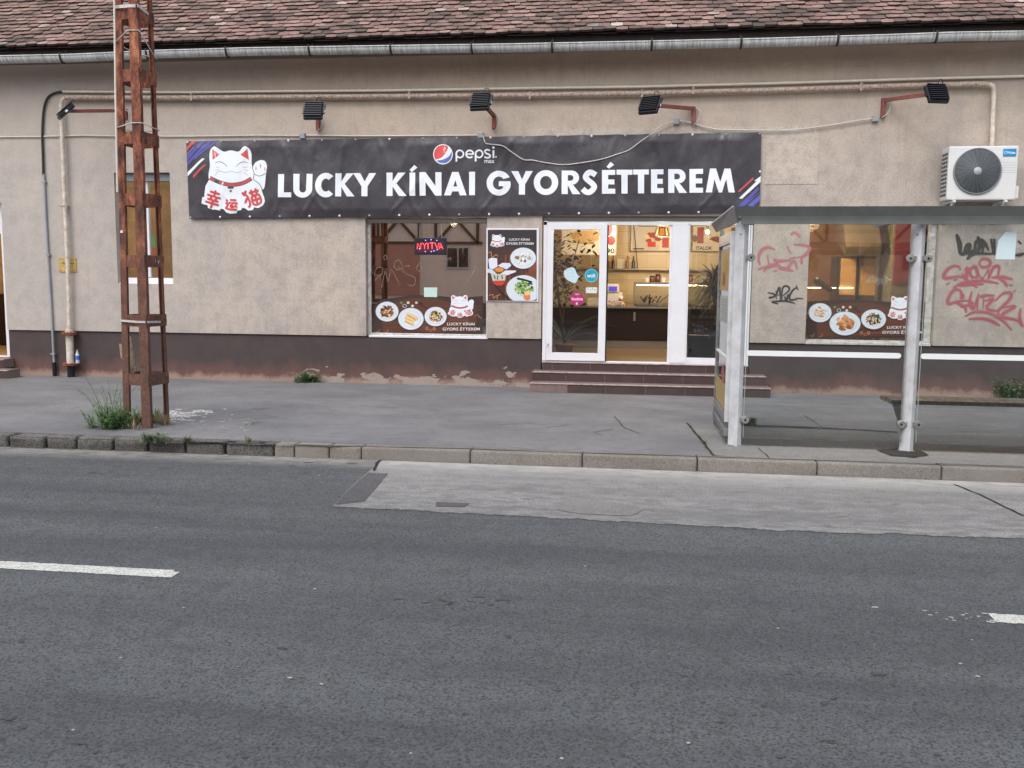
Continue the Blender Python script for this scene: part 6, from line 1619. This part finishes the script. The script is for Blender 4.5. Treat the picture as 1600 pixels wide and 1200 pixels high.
D.rect(Yn + .12, 1.62, Yr - .12, 2.08, (196, 166, 102)); D.ell(-4.2, 1.9, .25, .12, (204, 150, 60), 14, jit=.2); D.ell(-4.0, 1.75, .18, .08, (160, 70, 60), 10, jit=.3)
D.rect(Yn + .2, 1.26, Yr - .2, 1.56, (196, 200, 194))
for k in range(9): D.rect(Yn + .28, 1.29 + k * .028, Yr - .35 - (k % 3) * .08, 1.296 + k * .028, (120, 124, 122))
D.rect(Yn + .08, .34, Yr - .08, .62, (204, 176, 112)); D.ell(-4.3, .7, .2, .1, (186, 110, 110), 10, jit=.3)
tag(D.build('faded_posters', attr_mat('poster_film', .5, alpha=.72)), 'faded yellow posters behind the glass of the shelter end panel', 'posters')
# bench behind the glass
BE = empty('bench', (3.9, -4.6, 0), 'long weathered wooden plank bench on iron brackets inside the bus shelter', 'bench')
mb = MB(); bxs = W(1393, 631, -4.82).x
for i, (y0, y1) in enumerate(((-4.80, -4.60), (-4.585, -4.38))):
    bm = bmesh.new(); bmesh.ops.create_cube(bm, size=1); xx0 = bxs - (.0 if i == 0 else .01); xx1 = 7.2
    for v in bm.verts: v.co = Vector((xx0 + (v.co.x + .5) * (xx1 - xx0), y0 + (v.co.y + .5) * (y1 - y0), .475 + (v.co.z + .5) * .045))
    bmesh.ops.bevel(bm, geom=bm.edges[:], offset=.006, segments=2, affect='EDGES')
    MB().bm(bm).build('seat_plank', M['wood_bench'], BE)
MB().box(bxs + .004, 7.19, -4.806, -4.801, .478, .516).build('front_edge_strip', simple('dark_edge_wood', (74, 60, 50), .9, scale=20, rgb2=(104, 88, 74)), BE)  # darker strip along the front edge of the seat
for x in (PX[1] - .02, PX[2] - .02, PX[3] - .02):
    MB().prism([(-4.84, .20), (-4.80, .20), (-4.42, .44), (-4.42, .474), (-4.84, .474)], 'X', x - .02, x + .02).build('support_bracket', M['sh_grey'], BE)

# ------------------------------------------------------------------ weeds
def weed(name, px, py, z, n, h, spread, cols, lab, kind='tuft', lw=.008, seed=1, Y=None):
    rr = random.Random(seed); c = Gd(px, py, z) if Y is None else Vector((W(px, py, Y).x, Y, z))
    mb = MB()
    for k in range(n):
        a = rr.uniform(0, 6.28); d = abs(rr.gauss(0, spread * .5)); p = c + Vector((math.cos(a) * d, math.sin(a) * d * .6, 0))
        if kind == 'tuft': leafq(mb, p, (math.cos(a) * rr.uniform(0, .8), math.sin(a) * rr.uniform(0, .6), 1), h * rr.uniform(.5, 1.1), lw, rr.choice(cols), rr.uniform(.2, 1.3), 4)
        else:
            q = [p]; dd = Vector((math.cos(a) * rr.uniform(.1, .8), math.sin(a) * .4, 1)).normalized(); L = h * rr.uniform(.4, 1)
            for i in range(6):
                dd = (dd + Vector((rr.uniform(-.2, .2), rr.uniform(-.2, .2), 0))).normalized(); q.append(q[-1] + dd * L / 6)
                for s in range(5 if kind == 'bushy' else 4):
                    b = rr.uniform(0, 6.28); leafq(mb, q[-1], (math.cos(b), math.sin(b), rr.uniform(-.2, .8)), rr.uniform(.025, .07) * (1.3 - i * .12), lw * rr.uniform(.7, 1.3), rr.choice(cols), .4, 2)
            mb.tube(q, .0022, 4, lin(rr.choice(cols)))
    o = mb.build(name, M['leaf'], fixn=False); return tag(o, lab, 'weed')
G1 = [(84, 124, 66), (104, 144, 80), (70, 104, 58), (124, 156, 94)]; G2 = [(96, 110, 62), (124, 126, 78), (74, 94, 52)]; ST_ = [(186, 164, 118), (164, 138, 98), (206, 186, 146), (140, 112, 78)]
t = empty('weed_clump', Gd(178, 668, 0), 'tall feathery green weed growing at the left foot of the lattice pole', 'weed')
for nm, a in (('lower_leaves', (180, 669, 0, 110, .30, .24, G1, '', 'bushy', .010, 2)), ('upper_leaves', (174, 660, 0, 20, .60, .14, G1, '', 'sprig', .010, 3)), ('flower_stalk', (177, 662, 0, 2, .98, .03, G1 + [(150, 150, 120)], '', 'sprig', .007, 4))):
    o = weed(nm, *a); o.parent = t; o.location = Vector(o.location) - t.location
    for k in ('label', 'category'):
        if k in o: del o[k]
weed('grass_tuft', 215, 663, 0, 110, .20, .11, G2 + ST_[:1], 'mixed green grass tuft between the front legs of the lattice pole', seed=5)
weed('grass_tuft', 243, 660, 0, 120, .18, .10, G1, 'green grass tuft at the right side of the lattice pole', seed=6)
weed('dry_grass', 256, 664, 0, 90, .20, .10, ST_, 'dry straw coloured grass at the right foot of the lattice pole', seed=7, lw=.007)
weed('dry_straw', 210, 672, 0, 26, .16, .16, ST_, 'few dry stalks lying in front of the lattice pole', seed=8, lw=.006)
weed('kerb_weed', 243, 690, .0, 30, .11, .16, [(104, 128, 92), (122, 140, 108), (136, 150, 122)], 'low dull green weed spreading over the old kerb near the pole', 'bushy', .010, 9)
weed('kerb_weed', 292, 690, .0, 60, .08, .08, G2, 'small grassy tuft on the old kerb right of the spreading weed', 'tuft', .008, 10)
weed('kerb_weed', 389, 692, .0, 34, .08, .035, G2 + ST_[:1], 'tiny grassy tuft in the joint at the end of the old kerb', 'tuft', .007, 11)
weed('wall_weed', 480, 602, .0, 46, .20, .22, G1, 'bushy green weed growing at the foot of the plinth left of the shop window', 'bushy', .018, 12, Y=-.03)
weed('pavement_weed', 1101, 694, .0, 24, .06, .06, G2, 'small weed in the crack left of the shelter', 'tuft', .007, 13)
weed('pavement_weed', 1172, 664, .0, 18, .10, .07, G1, 'little leafy weed behind the first shelter post', 'bushy', .02, 14)
weed('wall_weed', 1592, 622, .0, 60, .38, .30, G1, 'green weed at the wall foot by the right edge seen through the shelter', 'bushy', .024, 15, Y=-.05)
weed('wall_weed', 372, 598, .0, 10, .06, .06, ST_, 'dry sprig at the foot of the plinth right of the pole', 'tuft', .006, 16, Y=-.02)

# ------------------------------------------------------------------ street opposite, mirrored in the shop glass
OB = empty('opposite_house', (0, -26, 0), 'pinkish timber braced house across the street, mirrored in the shop windows', 'house')
M['opp'] = simple('pink_render', (246, 216, 194), .9, scale=1, rgb2=(236, 202, 180)); M['opp2'] = simple('brick_red_render', (200, 138, 118), .9, scale=1, rgb2=(186, 124, 104))
oy = -26
MB().box(-40, 30, oy - 8, oy, -.5, 6.2).build('wall', M['opp'], OB)
MB().box(-13.4, -9.7, oy, oy + .06, 1.0, 3.3).build('red_panel', M['opp2'], OB)
MB().box(-40, 30, oy, oy + .08, -.4, .7).build('plinth', simple('opp_plinth', (130, 112, 98), .9), OB)
M['timber'] = simple('brown_timber', (92, 72, 58), .8)
for x0 in (-20.5, -16, -11.6, -8.95, -3, 1.5, 6, 10.5, 15):
    mb = MB()
    for a, b in (((x0, 3.35), (x0, 6)), ((x0 + 1.9, 3.35), (x0 + 1.9, 6)), ((x0, 3.35), (x0 + 1.9, 5.4)), ((x0 + 1.9, 3.35), (x0, 5.4)), ((x0 - .1, 3.35), (x0 + 2.1, 3.35))): mb.beam((a[0], oy + .04, a[1]), (b[0], oy + .04, b[1]), .12, .10, up=(0, 1, 0))
    mb.build('timber_brace', M['timber'], OB)
    mb = MB(); frame(mb, x0 + .45, x0 + 1.55, 2.2, 3.2, oy, oy + .05, .08, .08, .08, .08); mb.box(x0 + .98, x0 + 1.04, oy, oy + .05, 2.28, 3.12)
    wn = mb.build('window', M['pvc_old'], OB); MB().box(x0 + .5, x0 + 1.5, oy, oy + .02, 2.25, 3.15).build('pane', M['dkbrown'], wn)
MB().prism([(oy - 8.6, 6.1), (oy + .6, 6.1), (oy - 4, 9.6)], 'X', -40, 30).build('roof', M['tile'] if False else simple('opp_roof', (110, 76, 66), .9), OB)
mb = MB().box(-60, 60, -26.0, -22.6, RZ, 0.0); tag(mb.build('far_sidewalk', M['walk'], origin=(0, 0, 0)), kind='structure')
